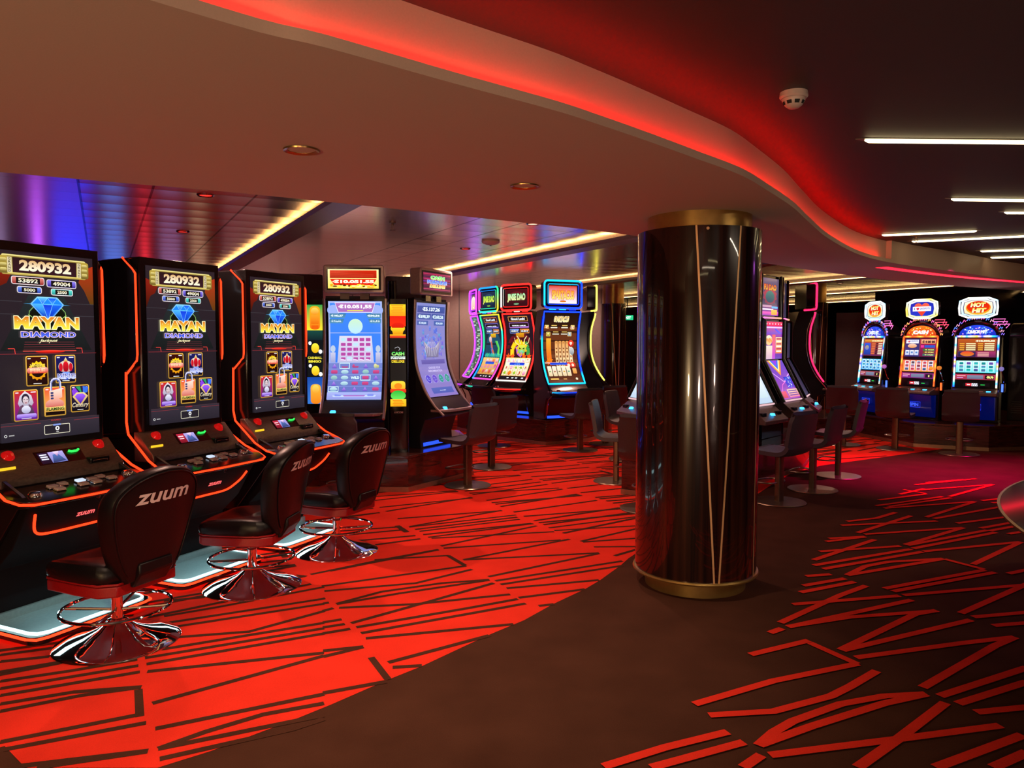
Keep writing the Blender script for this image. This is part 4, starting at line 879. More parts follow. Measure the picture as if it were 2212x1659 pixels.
# ------------------------------------------------------------------ grey framed machine with gently curved screen
def art_bingo(c):
    c.rect(0, 0, 100, 170, 'a8b8ec', '98a8e0'); c.rect(3, 3, 97, 103, '3f86f0', '3a7cf0'); c.circ(10, 15, 12, 9, '9ab0f0'); c.circ(90, 15, 12, 9, '9ab0f0')
    c.poly([(12, 2), (88, 2), (82, 19), (18, 19)], 'f0e8ff'); c.poly([(13, 3), (87, 3), (81, 18), (19, 18)], 'b070b8', 'a868b8'); c.text('€10.051,55', 19, 5.5, 81, 13, 'ffffff', off=.05)
    c.rect(35, 15, 65, 16.4, 'e8e050')
    for (x0, x1, y0, s, t) in ((2, 30, 20.5, 1, '€182,27'), (2, 26, 29.5, 1, '€12,02'), (70, 98, 20.5, -1, '€50,56'), (74, 98, 29.5, -1, '€9,13')):
        c.poly([(x0, y0), (x1 + (3 if s > 0 else 0), y0), (x1, y0 + 7.5), (x0 + (3 if s < 0 else 0), y0 + 7.5)], '3f7aa0', '5590b8'); c.text(t, x0 + 2.5, y0 + 1.8, x1 - 2.5, y0 + 5.6, 'f0ffff', off=.05)
    c.circ(50, 42, 13.5, 12.5, 'd8f8d8', 'b0d8f8'); c.circ(50, 42, 12.6, 11.6, 'c8ecc8', 'b8e4f8')
    c.poly([(20, 58), (80, 58), (84, 103), (16, 103)], 'd8d8ec', 'b8b8dc')
    for k in range(5):
        for j in range(5): c.rect(22 + 11.6 * j, 61 + 8.2 * k, 32 + 11.6 * j, 67.6 + 8.2 * k, 'e0d0f0', r=.8); c.rect(22.6 + 11.6 * j, 61.6 + 8.2 * k, 31.4 + 11.6 * j, 67 + 8.2 * k, 'b048a0' if (k * 3 + j * 2) % 7 else 'b8e0f0', r=.8)
    for x in (8, 92): c.circ(x, 80, 4.5, 6, 'b8c8e0'); c.rect(x - 4.5, 86, x + 4.5, 103, 'c8c8e4', '98a0d0')
    c.rect(0, 104, 100, 156, '6f80c8', '6474c0')
    rr = random.Random(3)
    for k in range(5):
        c.line(0, 104 + 10.4 * k, 100, 104 + 10.4 * k, .5, '98a8e8')
        for j in range(5):
            x, y = 11 + 19.4 * j, 109.2 + 10.4 * k; q = rr.randrange(5)
            if (k, j) == (2, 2): c.text('WILD', x - 8, y - 2.4, x + 8, y + 2.4, 'd8f8f8', off=.06); continue
            if q == 0: c.circ(x, y, 6, 4, 'a8d8c8', '70a0b0')
            elif q == 1: c.poly([(x, y - 4), (x + 5, y + 4), (x - 5, y + 4)], 'c090f0', '6048c0')
            elif q == 2: c.circ(x - 1.5, y, 3, 4, 'f0e8a0', 'a0b090'); c.circ(x + 2.5, y + 1, 3, 3, 'd8d888', '90a080')
            elif q == 3: c.circ(x, y, 7, 3.6, 'c8e8f0', '80b0c8')
            else: c.rect(x - 6, y - 3, x + 6, y + 3, 'd85088', 'a83878', r=2)
    for (x, y) in ((30, 109), (69, 130), (11, 151)): c.path([(x - 9, y - 4.6), (x + 9, y - 4.6), (x + 9, y + 4.6), (x - 9, y + 4.6), (x - 9, y - 4.6)], 1, 'd8fff8')
    c.rect(0, 157, 100, 170, 'a8b4f0', '9098e0'); c.rect(10, 158.5, 90, 166, 'c8d8ff', r=3); c.rect(30, 159.5, 70, 165, 'a868c0', r=2.5); c.rect(14, 160, 26, 164.5, '8090e8', r=2); c.rect(74, 160, 86, 164.5, '8090e8', r=2)
def art_fortune(c):
    c.rect(0, 0, 100, 170, '8088c8', '8a78c0'); c.rect(3, 5, 97, 17, '4058a0', '384890'); c.text('€5.137,26', 20, 7, 80, 15, 'e8f8ff', off=.05)
    for x, t in ((3, '€698,39'), (51, '€268,26')): c.rect(x, 18.5, x + 46, 29, '3a5098', '4860a8'); c.text(t, x + 4, 20.5, x + 42, 27.5, 'e0f8ff', off=.04)
    for x, t in ((3, '€100,00'), (60, '€50,00')): c.rect(x, 31, x + 37, 39, '4460a8'); c.text(t, x + 6, 33, x + 31, 37.4, 'd0e8ff', off=.04)
    rr = random.Random(8)
    for k in range(90):
        a = rr.uniform(0, 2 * PI); q = rr.uniform(10, 40); x, y = 50 + q * cos(a), 72 + q * sin(a) * .85; s = rr.uniform(2, 6)
        c.star(x, y, s, s * .5, 3 + k % 3, ('5070e0', '7090f0', '60b0c8', '8060d8', '90a8f0')[k % 5], '5868c8')
    c.poly([(22, 66), (50, 84), (78, 66), (70, 96), (30, 96)], 'a8a0b8', '6c6890'); c.poly([(26, 70), (50, 82), (74, 70), (68, 80), (32, 80)], 'c8c0d0', '8880a8')
    for k in range(7): c.path([(30 + 5 * k, 94), (26 + 7 * k, 80), (40 + 3.2 * k, 68)], .7, 'd8d8f0')
    c.rect(10, 100, 90, 108, '6860b0', '5850a0'); c.text('CHOOSE YOUR', 30, 113, 70, 117, 'c8c0f0', off=.03); c.text('DENOMINATION', 26, 119, 74, 123, 'c8c0f0', off=.03)
    for k, (cl, t) in enumerate((('5848c8', '1c'), ('6c50c8', '2c'), ('389890', '5c'), ('389888', '10c'))): c.star(18 + 21.5 * k, 136, 9.6, 8, 4, 'a8a0e8'); c.circ(18 + 21.5 * k, 136, 7.6, 7.6, cl); c.text(t, 14.6 + 21.5 * k, 133, 21.4 + 21.5 * k, 139, 'b8c8ff')
    c.rect(14, 153, 86, 165, '5868b8', '4c5cb0'); c.text('€0,00', 40, 156, 60, 162, 'e0f0ff', off=.04)
def top_jackpot(c):
    c.rect(0, 0, 100, 56, 'fff4b0', 'ffe060'); c.rect(4, 3, 96, 26, 'd02408', 'a81c08')
    for k in range(3): c.line(6, 10 + 5 * k, 90, 16 + 3 * k, .5, 'e85838')
    c.poly([(4, 28), (96, 28), (88, 46), (12, 46)], 'f02808', 'e82008'); c.text('€10.051,55', 9, 31, 91, 42, 'fff8e0', off=.06)
    rr = random.Random(2)
    for k in range(26): c.circ(rr.uniform(4, 96), rr.uniform(45, 54), rr.uniform(2, 5), rr.uniform(1.5, 3), ('ffe830', 'f0b010', 'fff8a0', '5a2a08')[k % 4])
def top_fortune(c):
    c.rect(0, 0, 100, 80, '7a2048', '501838')
    for k, cl in enumerate(('e83868', '302050', 'd83080', '6838c0', 'c02860', '281838', 'e04878')): c.rect(0, 4 + 11 * k, 100, 9 + 11 * k, cl, '401838')
    c.otext('CASH', 26, 12, 78, 29, '30d860', 'c0ff80', 'e8fff0', .8, .06); c.otext('FORTUNE', 14, 32, 86, 48, '3858f0', '70a8ff', 'e8e8ff', .8, .06); c.otext('DELUXE', 22, 51, 80, 65, 'e8a020', 'fff070', 'fff8e0', .8, .06, .15)
def art_dragon(c):
    c.rect(0, 0, 100, 170, '1c1420', '30101c'); c.circ(50, 88, 48, 44, '701420', '3a0c18'); c.circ(50, 88, 40, 36, '4a1018', '2c0c18')
    for y, t, cl in ((4, 'Good Luck!', 'f0a050'), (20, 'Good Luck!', 'b878d8')): c.frame(14, y, 86, y + 13, 1.4, cl, '18100c', 1); c.text(t, 24, y + 3.4, 76, y + 9.6, 'f0f8ff', off=.05)
    for x, cl in ((14, '7090e0'), (52, 'f09040')): c.frame(x, 36, x + 34, 47, 1.3, cl, '18141c', 1); c.text('10.00 €', x + 4, 38.6, x + 30, 44.4, 'f0f8ff', off=.05)
    c.rect(36, 46, 66, 57, 'e0a018', 'c07010', r=2)
    gold_, g2 = 'ffd820', 'f09818'
    c.path([(24, 104), (22, 86), (32, 72), (46, 66)], 15, g2); c.path([(24, 104), (22, 86), (32, 72), (46, 66)], 11, gold_); c.path([(84, 100), (80, 84), (70, 70)], 13, '3a9a48'); c.path([(60, 104), (44, 96), (38, 80)], 8, 'c060d8')
    c.star(58, 84, 22, 15, 9, gold_, 'e8a020'); c.circ(58, 86, 15, 13, 'f0f040', '50b060'); c.poly([(48, 82), (56, 85), (48, 88)], '203010'); c.poly([(68, 82), (60, 85), (68, 88)], '203010'); c.circ(58, 94, 8, 5, '98e8b8', '40a068'); c.circ(58, 96, 4, 2.5, 'e890a0')
    for s in (-1, 1): c.path([(58 + 6 * s, 74), (58 + 10 * s, 62), (58 + 18 * s, 54)], 2.4, 'fff0b0'); c.path([(58 + 12 * s, 76), (58 + 24 * s, 70), (58 + 28 * s, 58)], 2, 'f0e0a0')
    for x in (10, 26, 70, 88): c.star(x, 106, 10, 5, 6, 'ff6820', 'e03010')
    c.rect(4, 108, 96, 158, 'f0d878', 'd8a840')
    rr = random.Random(6)
    for j in range(5):
        x = 6 + 18 * j; c.rect(x, 110, x + 16, 157, 'fff8e8', 'f0e0b8', r=1)
        for k in range(3):
            q = rr.randrange(4); y = 118 + 15.6 * k
            if q == 0: c.circ(x + 8, y, 6, 6, 'f8d0e0', 'e06090')
            elif q == 1: c.circ(x + 8, y, 6.5, 6.5, 'ff9828', 'e06010')
            elif q == 2: c.star(x + 8, y, 7, 3.5, 5, 'b8e020', '70a018')
            else: c.text('KAJQ'[k], x + 4, y - 5, x + 12, y + 5, 'c85030' if k else '4870d0', off=.05)
    c.rect(22, 121, 78, 128, '1828c8', '2858f0', r=3.2); c.text('SPIN', 40, 122.6, 60, 126.4, '80c8ff')
    c.rect(4, 160, 96, 168, '141218'); 
    for x in (8, 30, 48, 62, 84): c.rect(x, 162, x + 8, 165.6, 'e0e0e8', r=1)
def art_green(c):
    c.rect(0, 0, 100, 170, '20283c', '141c28'); c.circ(52, 90, 46, 50, '1c5068', '143048')
    for y, t, cl in ((4, 'Good Luck!', 'e07850'), (20, 'Good Luck!', '7868c8')): c.frame(12, y, 86, y + 13, 1.6, cl, '18100c', 1); c.text(t, 22, y + 3.4, 76, y + 9.6, 'e8f0ff', off=.05)
    for x, cl in ((12, '6080d0'), (52, 'e08850')): c.frame(x, 36, x + 34, 47, 1.3, cl, '18141c', 1); c.text('10.00 €', x + 4, 38.6, x + 30, 44.4, 'e8f0ff', off=.05)
    c.rect(36, 47, 66, 57, 'e8c020', 'c08010', r=2)
    for k in range(5): c.path([(62 + 3 * k, 66), (80 + 2 * k, 84), (78 + 3 * k, 106)], 3, ('30c040', '70e040', '20a058', '90f050', '28b088')[k])
    c.path([(36, 60), (42, 84), (58, 104)], 11, '5868c0'); c.path([(36, 60), (46, 88), (64, 106)], 7, 'd06840'); c.circ(34, 62, 8, 8, 'f8d8d0', 'c89898'); 
    for k in range(8): c.star(14 + 11 * k, 104, 8, 4, 5, ('30d0c0', '50e8a0', '20b0c0')[k % 3], '208878')
    c.rect(4, 110, 96, 158, 'f0c878', 'd09848'); rr = random.Random(5)
    for j in range(5):
        for k in range(3): c.circ(13 + 18.5 * j, 119 + 15 * k, 7, 6, ('ff9060', 'f8d8e8', 'ffb038', 'e04868', 'e8e8f8')[rr.randrange(5)], ('d04020', 'c080b8', 'c06010')[k])
    c.rect(24, 121, 76, 128, '1838c0', '2868e0', r=3.2); c.rect(4, 160, 96, 168, '141218')
    for x in (8, 30, 48, 62, 84): c.rect(x, 162, x + 8, 165.6, 'd0d0d8', r=1)
def art_columns(c):
    c.rect(0, 0, 100, 170, '1c1008', '5a2c18'); c.rect(0, 34, 100, 150, '6a3418', '5a2818'); c.otext('SPARTACUS', 28, 8, 72, 22, 'e8b038', 'fff0a0', 'fff8e0', .6, .05)
    for (x, y, cl) in ((8, 34, 'f05018'), (86, 34, 'b858a8'), (14, 50, 'a8a018'), (78, 50, '88a8c8')): c.frame(x - 6, y - 5, x + 6, y + 5, 1.2, 'f8d880', cl, 1); c.circ(x, y, 3, 3, 'ffe0a0')
    for (x, y) in ((18, 35), (50, 35), (24, 50), (50, 50)): c.rect(x, y - 2, x + 24, y + 2, '1c0c08'); c.rect(x + 2, y - 1.2, x + 22, y + 1.2, 'f0e8d0'); c.rect(x + 4, y - 6, x + 20, y - 4, 'e8c060')
    c.rect(8, 60, 22, 116, 'ffb030', 'f05010'); c.star(15, 114, 12, 6, 7, 'ff9820', 'e04808'); c.rect(0, 116, 34, 119, 'e8b0a0')
    for j in range(5):
        x = 34 + 10.6 * j; c.rect(x, 66, x + 8.6, 130, 'e8a050' if j < 4 else 'f8e8c8', 'f8e0b0', r=2)
        for k in range(6): c.rect(x + 2, 70 + 10 * k, x + 6.6, 75 + 10 * k, '8a4820' if j < 4 else 'c06838', r=.8)
    for (x, y) in ((82, 72), (82, 124), (70, 124)): c.circ(x, y, 9, 8, 'f04028', 'b81810'); c.circ(x, y, 4.5, 4, 'f8e0c8')
    c.circ(84, 90, 7, 9, 'd8d8d8', '808890'); c.rect(0, 130, 100, 148, '4a2010')
    for j in range(5): x = 4 + 14 * j; c.rect(x, 126, x + 12, 152, 'f8f0d8', 'e8d0a0', r=2); c.star(x + 6, 139, 4, 2.4, 4 + j % 3, ('70a858', 'b06048', '807038', 'd8a030', '58a080')[j])
    c.rect(14, 117.5, 66, 123, '1828d0', '3868f0', r=2.6); c.rect(78, 132, 90, 146, 'f0b868', 'e09040', r=2); c.rect(6, 158, 30, 162, 'f0c060'); c.circ(84, 160, 3.4, 3.4, 'f0e0c0'); c.rect(44, 159, 54, 161.6, 'e0a860')
def art_strip(c):
    c.rect(0, 0, 100, 170, '285848', '184038')
    rr = random.Random(11)
    for k in range(34): x, y = rr.uniform(0, 70), 5 * k; c.rect(x, y, x + rr.uniform(15, 50), y + 4, ('e8f8f0', '60b098', 'a8d8c8', '306858', 'd8e890')[rr.randrange(5)], '508870')
def top_text(w1, bg1, bg2, a, b, e, deco=None):
    def f(c):
        c.rect(0, 0, 100, 80, bg1, bg2); c.circ(50, 42, 40, 32, deco or bg1, bg2)
        if w1: 
            ws = w1.split('|')
            for k, w in enumerate(ws):
                hh = 44 / len(ws); c.otext(w, 10, 20 + hh * k, 90, 18 + hh * (k + 1), a, b, e, 1.0, .06)
        c.circ(50, 70, 12, 4, e, a)
    return f
SC = spline([(.03, 2.10), (.045, 1.75), (.02, 1.38), (-.08, 1.12), (-.155, 1.0)], 6)
SS = spline([(-.02, 2.10), (.05, 1.85), (.06, 1.55), (.01, 1.30), (-.09, 1.10), (-.17, .99)], 6)
def body_poly(prof, base, back=.36):
    f = [(y + .012, z) for y, z in prof]
    return [(prof[0][0] + .01, prof[0][1] + .06)] + f + [(-.20, .96), (-.34, .84), (-.36, .80), (-.10, .74), (-.03, .55), (-.04, base), (back, base), (back, 1.75), (.24, 2.14)]
def curved_machine(loc, rz, label, art, top, style, base=.40, neon=None, grp=None, wd=.30, frame_cols=None, small=False):
    t = thing('slot_machine', label, 'slot machine', loc, rz, grp)
    prof = SC if style == 'grey' else SS
    m = MB(); m.prism(body_poly(prof, base), -wd - .03, wd + .03, black if style != 'grey' else matte, 'x'); m.build('cabinet', t, bevel=.006)
    P = profP(-wd, wd, prof)
    m = MB(); k = 24                                      # glass and bezel behind the picture
    def PB(i, j):
        p, nn = profP(-wd - .03, wd + .03, [(prof[0][0], prof[0][1] + .03)] + prof[1:-1] + [(prof[-1][0] - .01, prof[-1][1] - .02)])(i, j / k); return tuple(p[q] + nn[q] * -.001 for q in range(3))
    m.grid(lambda i, j: PB(i, j), 2, k + 1, black); m.build('screen_glass', t)
    c = Canvas(100, 170); art(c); c.slice(7); c.build('screen', P, t)
    # top box
    z0 = 2.19; zt = 2.50 if style == 'grey' else 2.60; ww = wd + .035
    if style == 'grey':
        fr_ = MB(); pl = rrect(-ww, ww, z0, zt, .03); fr_.prism(pl, -.05, .10, bezel, 'y'); fr_.build('top_box', t, bevel=.008)
        fr_ = MB(); fr_.box(-ww + .035, ww - .035, -.054, -.049, z0 + .03, zt - .03, black); fr_.build('top_screen_glass', t)
        c = Canvas(100, 56 if top is top_jackpot else 80); top(c); c.build('top_screen', flatP(-ww + .05, ww - .06, z0 + .048, zt - .05, -.056), t)
        for bx in (-.11, .11):
            m = MB(); m.box(bx - .05, bx + .05, .0, .06, 2.12, z0 + .01, dchrome); m.build('top_box_bracket', t)
        for s in (-1, 1):                                 # bronze side profile that sweeps into the deck
            pts = [(y, z) for y, z in prof]; off = []
            path = [(pts[0][0], pts[0][1] + .03)] + pts + [(-.24, .90), (-.36, .80)]
            m = MB(); m.tube([(s * (wd + .045), y - .01, z) for y, z in path], .017, bezel, 8, flat=.8); m.build('side_profile', t)
    else:
        fr_ = MB(); pl = rrect(-ww + .01, ww - .01, z0, zt, .05); fr_.prism(pl, -.03, .12, black, 'y'); fr_.build('top_box', t, bevel=.01)
        c = Canvas(100, 80); top(c); c.build('top_screen', flatP(-wd + .05, wd - .05, z0 + .06, zt - .07, -.033), t)
        ring = rrect(-ww, ww, z0 - .01, zt + .01, .06, 6)
        n = len(ring); fc = frame_cols or (lambda q: neon)
        m = MB(); m.tube([(x, -.045, z) for x, z in ring], .015, M_NEON, 8, True, [fc(i / n) for i in range(n)]); m.build('top_neon', t)
        ring = rrect(-ww + .06, ww - .06, z0 + .045, zt - .045, .03, 4); n2 = len(ring)
        m = MB(); m.tube([(x, -.05, z) for x, z in ring], .006, M_NEON, 6, True, [tuple(v * .6 for v in fc(i / n2)) for i in range(n2)]); m.build('inner_neon', t)
        m = MB()
        for x in (-.18, 0, .18): m.tube([(x - .06, -.02, 2.155), (x + .06, -.02, 2.155)], .009, M_NEON, 6, cols=[tuple(v * .9 for v in fc((x + .3) / .6))] * 2)
        m.build('neck_light', t)
        # neon round the main screen
        Pn = profP(-wd - .028, wd + .028, [(prof[0][0], prof[0][1] + .02)] + prof[1:-1] + [(prof[-1][0] - .008, prof[-1][1] - .015)])
        path = [(0, v / 16) for v in range(17)] + [(u / 5, 1) for u in range(1, 5)] + [(1, 1 - v / 16) for v in range(17)] + [(1 - u / 5, 0) for u in range(1, 5)]
        pts = []
        for u, v in path:
            p, nn = Pn(u, v); pts.append(tuple(p[q] + nn[q] * .008 for q in range(3)))
        m = MB(); N_ = len(pts); m.tube(pts, .0135, M_NEON, 8, True, [fc(i / N_) for i in range(N_)]); m.build('screen_neon', t)
        for s in (-1, 1):
            m = MB(); m.tube([(s * (wd + .035), y + .05, z) for y, z in ([(-.02, 2.05)] + SS[6:-1] + [(-.25, .90), (-.33, .80)])], .009, dchrome, 6)
            m.tube([(s * (wd + .03), y, z) for y, z in ((-.33, .80), (-.20, .74), (-.14, .62), (-.12, .50), (-.06, .42))], .012, dchrome, 6); m.build('chrome_edge', t)
    # console
    def CPn(x0, x1, a0, a1):
        def P2(u, v): a = a0 + (a1 - a0) * v; return (x0 + (x1 - x0) * u, -.178 - .03 * a, .985 - .10 * a), (0, -.95, .3)
        return P2
    m = MB(); m.prism([(-.165, .985), (-.205, .885), (-.18, .875), (-.12, .985)], -wd - .02, wd + .02, bezel if style == 'grey' else matte, 'x'); m.build('console_panel', t, bevel=.003)
    card_panel(t, CPn(-.16, .16, .18, .85), 0 if art is art_bingo else 1)
    dm = bezel if style == 'grey' else deckm
    dd = [(-wd - .05, -.19), (-wd - .05, -.30), (-wd + .06, -.40), (wd - .06, -.40), (wd + .05, -.30), (wd + .05, -.19)] if style == 'grey' else [(-wd - .04, -.17), (-wd - .04, -.32), (-.12, -.37), (.12, -.37), (wd + .04, -.32), (wd + .04, -.17)]
    m = MB(); m.prism(dd, .835, .865, dm); m.build('deck', t, bevel=.006)
    m = MB(); m.box(-.10, .20, -.36 if style == 'grey' else -.33, -.25, .866, .872, black); m.build('button_panel', t, bevel=.003)
    for x, y in ((-.21, -.29), (.17, -.235)):
        m = MB(); m.lathe([(0, .028), (.026, .026), (.034, .012), (.036, 0)], BLUE_BTN if style == 'grey' else chrome, 24); o = m.build('round_button', t); o.location = (x, y, .866)
    if style != 'grey':
        m = MB(); m.tube([(-wd - .04, -.325, .85), (-.12, -.378, .845), (.12, -.378, .845), (wd + .04, -.325, .85)], .009, M_NEON, 6, cols=[tuple(v * .7 for v in fc(.5 + .1 * i)) for i in range(4)]); m.build('deck_neon', t)
    m = MB(); m.box(-wd + .02, wd - .02, -.045, -.035, base + .02, base + .06, mat('blue_glow_strip', (0, 0, .3), .4, emit=(.02, .08, 1), es=1.6 if style == 'grey' else .3)); m.build('foot_light', t)
    return t
curved_machine((-1.77, 8.58, 0), 4, 'grey-framed machine with pale blue bingo screen and red-gold jackpot top box', art_bingo, top_jackpot, 'grey')
curved_machine((-.935, 9.10, 0), 61, 'grey-framed machine with violet-blue screen and striped pink top box', art_fortune, top_fortune, 'grey')
RED_N = lambda q: (4, .05, .04) if not .36 < q < .52 else (1.2, 1.1, 1.0)
BLU_N = lambda q: (.02, .12, 4) if (q < .12 or q > .55) else (.02, 1.1, 2.2)
PUR_N = lambda q: (1.3, .12, 2.6)
GRN_N = lambda q: ((.05, 1.6, .5), (.02, .5, 1.8), (1.4, .1, .8), (.05, 1.4, .9), (1.1, .9, .05))[int(q * 5) % 5]
curved_machine((.80, 12.2, 0), 24, 'blue neon framed machine with brown column-game screen', art_columns, top_text('SPARTACUS', 'd83018', 'f8f0ff', 'f09018', 'fff080', 'c02808', 'f06030'), 'neon', neon=(0, 0, 1), frame_cols=BLU_N, grp='neon framed curved machines')
curved_machine((.095, 13.0, 0), -41, 'red neon framed machine showing a golden dragon above reels', art_dragon, top_text('JINSE DAO', '501018', '301018', 'a8e8b0', 'fff0a0', '206838', '701820'), 'neon', frame_cols=RED_N, grp='neon framed curved machines')
curved_machine((-.39, 13.72, 0), -58, 'green neon framed machine with orange reels, left of the dragon machine', art_green, top_text('JINSE DAO', '203048', '182438', 'a0e040', 'f0f060', '406020', '284868'), 'neon', frame_cols=GRN_N, grp='neon framed curved machines')
curved_machine((-.70, 14.5, 0), -76, 'purple neon framed machine seen almost edge-on, leftmost of the neon row', art_strip, top_text('', '504058', 'f0c8a8', 'fff0e0', 'fff8f0', 'fff0e0', 'f8e8e0'), 'neon', frame_cols=PUR_N, grp='neon framed curved machines')
YEL_N = lambda q: (2.6, 2.3, .25)
curved_machine((1.40, 13.45, 0), 92, 'yellow neon edged machine in profile beside the distant pillar', art_green, top_text('', '202020', '181818', '303030', '303030', '202020', '202020'), 'neon', frame_cols=YEL_N, grp='neon framed curved machines')
PNK_N = lambda q: (3, .04, .25)
curved_machine((5.02, 12.95, 0), 86, 'pink neon edged machine in profile behind the dark twin-screen cabinets', art_green, top_text('', '200818', '180818', '301828', '301828', '200818', '200818'), 'neon', base=.38, frame_cols=PNK_N, grp='neon framed curved machines')
# machines on the far side of the first island, seen from behind
def back_machine(loc, rz, label):
    t = thing('slot_machine', label, 'slot machine', loc, rz)
    m = MB(); m.box(-.33, .33, -.25, .25, .40, 2.12, matte); m.build('cabinet', t, bevel=.02)
    m = MB(); m.prism(rrect(-.32, .32, 2.16, 2.50, .03), -.05, .10, greyp, 'y'); m.build('top_box', t, bevel=.01)
    m = MB(); m.box(-.27, .27, .255, .262, .6, 1.9, greyp); m.build('rear_panel', t, bevel=.004)
    m = MB(); m.lathe([(0, 2.12), (.05, 2.12), (.05, 2.42), (0, 2.42)], black, 24, c=(.24, .3)); m.build('rear_cylinder', t)
    return t
back_machine((-1.36, 10.15, 0), 190, 'grey back of a machine standing behind the bingo screen machine')
back_machine((-2.75, 9.75, 0), 200, 'back of a machine seen just right of the furthest red-lit cabinet')
# tall lit sign towers beside the bingo machine
def tower(loc, rz, label, kind):
    t = thing('sign_tower', label, 'lit sign', loc, rz, 'lit towers beside the bingo machine')
    m = MB(); m.prism(rrect(-.11, .11, 0, .15, .03), .401, 2.12, black, 'z'); m.build('tower_body', t)
    c = Canvas(20, 140)
    if kind:
        c.rect(0, 0, 20, 140, '101012'); c.rect(0, 0, 20, 16, 'ffd828', 'ff9818'); c.rect(0, 16, 20, 30, 'e82010', 'ff3010')
        for k in range(6): c.rect(2 + (k % 3), 1 + 2.4 * k, 17 - k % 2, 2.4 + 2.4 * k, 'f0a020')
        c.circ(10, 33, 9, 6, 'f0b020', 'ffe030'); c.circ(10, 30, 8, 5, 'e82010', 'c81808'); c.poly([(2, 32), (18, 32), (16, 41), (4, 41)], 'ffd828', 'e89010'); c.rect(0, 41, 20, 44, 'ffc020', 'f07010'); c.rect(0, 43, 20, 46, 'f04828', 'c83010')
        c.otext('CASH', 2, 65, 18, 70, '20d850', 'c0ff90', '104020', .2, .05); c.otext('FORTUNE', 1, 71, 19, 75, '3a9878', 'ffffff', 'ffffff', .1, .05); c.otext('DELUXE', 2, 76, 18, 80, 'e8a818', 'f8f040', '403000', .2, .05)
        c.path([(6, 60), (10, 58), (13, 61), (11, 63)], .6, 'c0c0c8')
        c.rect(1, 105, 19, 118, 'ffe040', 'f0a018', r=4); c.circ(10, 112, 5, 4, 'f08818'); c.rect(0, 116, 20, 121, 'f04020', 'd83010', r=1); c.circ(10, 125, 9.5, 7, '20b838', '70e860'); c.rect(0, 130, 20, 140, 'ffd030', 'ffb018')
        for k in range(4): c.rect(3 + k % 2, 131 + 2.2 * k, 15 + k % 3, 132.4 + 2.2 * k, 'f08818')
    else:
        c.rect(0, 0, 20, 140, '101418'); c.rect(0, 0, 20, 36, '30a048', 'f8e030'); c.rect(4, 2, 17, 35, 'ffb020', 'f07818', r=5); c.circ(10.5, 9, 5, 5, 'ffd860', 'f09020'); c.rect(5.5, 14, 15.5, 27, 'f8a028', 'e87010', r=1); c.rect(6, 29, 15, 34, 'e86010')
        c.rect(0, 36, 20, 50, '184840', '102028'); 
        for y in (61, 93): c.circ(10.5, y, 5, 7, 'fff040', 'f0b010'); c.circ(4, y - 7, 2, 2.6, 'ffffff'); c.circ(17, y + 5, 2.4, 3, 'ffffff')
        c.text('CASHBALL', 1, 73, 19, 76.6, 'f0e040', off=.04); c.text('BINGO', 2, 78, 18, 81.6, 'f0e040', off=.06)
        c.rect(0, 102, 20, 140, '1848a8', '3878d0'); c.rect(4, 112, 17, 140, 'ffb838', 'f08018', r=5); c.circ(10.5, 119, 4.5, 6, 'ffd860', 'f0a030')
    c.build('lit_panel', flatP(-.088, .088, .92 if kind else .94, 2.06, -.001), t, lift=.0006)
    if kind: word('maker_word', 'AVICOM', flatP(-.05, .05, .84, .862, -.002), t, mat('white_print', (.6, .6, .6), .5), .03)
    return t
tower((-1.275, 8.50, 0), 4, 'black tower with yellow-red lit pots, right of the bingo machine', 1)
tower((-2.23, 8.60, 0), 4, 'black tower with green-gold lit statue panel, left of the bingo machine', 0)

# ------------------------------------------------------------------ cabinets with two stacked screens on the pillar island
def art_vegas(c):
    c.rect(0, 0, 100, 150, 'a838a0', '6838b0'); c.rect(0, 0, 100, 18, 'ff3860', 'e82858')
    for k in range(6): c.star(8 + 17 * k, 9, 4, 2, 5, 'ffe8f0')
    c.rect(0, 20, 100, 26, 'f0c8ff'); c.rect(0, 27, 100, 50, 'c05898', '7048c8')
    for k in range(12): c.circ(60 + 5 * (k % 7), 30 + 3 * (k % 6), 4, 3, '4060f0', '8040e0')
    c.circ(20, 74, 20, 20, 'fff0c8', 'f0c080'); c.text('WIN', 4, 66, 38, 84, 'e89030', off=.06); c.rect(40, 52, 58, 150, 'ff6838', 'c040d8'); c.rect(60, 62, 98, 128, 'ffd8a0', 'e87838')
    for k in range(6): c.rect(64, 66 + 10 * k, 94, 72 + 10 * k, 'fff8e8' if k % 2 else 'b83058'); 
    c.rect(0, 96, 40, 150, 'f8e0d0', 'd8b0c8')
def art_neonroad(c):
    c.rect(0, 0, 100, 110, '7050c8', 'a040b8')
    for k, cl in enumerate(('ff9838', 'ffe8a0', '3878f8', '9848e8')): c.poly([(10 + 8 * k, 0), (90 - 8 * k, 0), (50, 44 - 9 * k)], cl)
    c.path([(0, 30), (50, 62), (100, 40)], 3, 'e8a8ff'); c.rect(56, 48, 98, 80, '2838c8', '5030d0'); rr = random.Random(9)
    for k in range(24): c.circ(rr.uniform(56, 98), rr.uniform(48, 80), 2, 1.6, ('60b0ff', 'e8e8ff', '3048e8')[k % 3])
    c.path([(0, 100), (30, 70), (60, 60)], 2, 'ff78d8'); c.rect(40, 84, 100, 106, 'f8c8b0', 'e87898')
    for k in range(3): c.rect(44, 87 + 6 * k, 96, 90 + 6 * k, '5838a0')
    c.rect(0, 88, 30, 106, 'e83868', 'c82858')
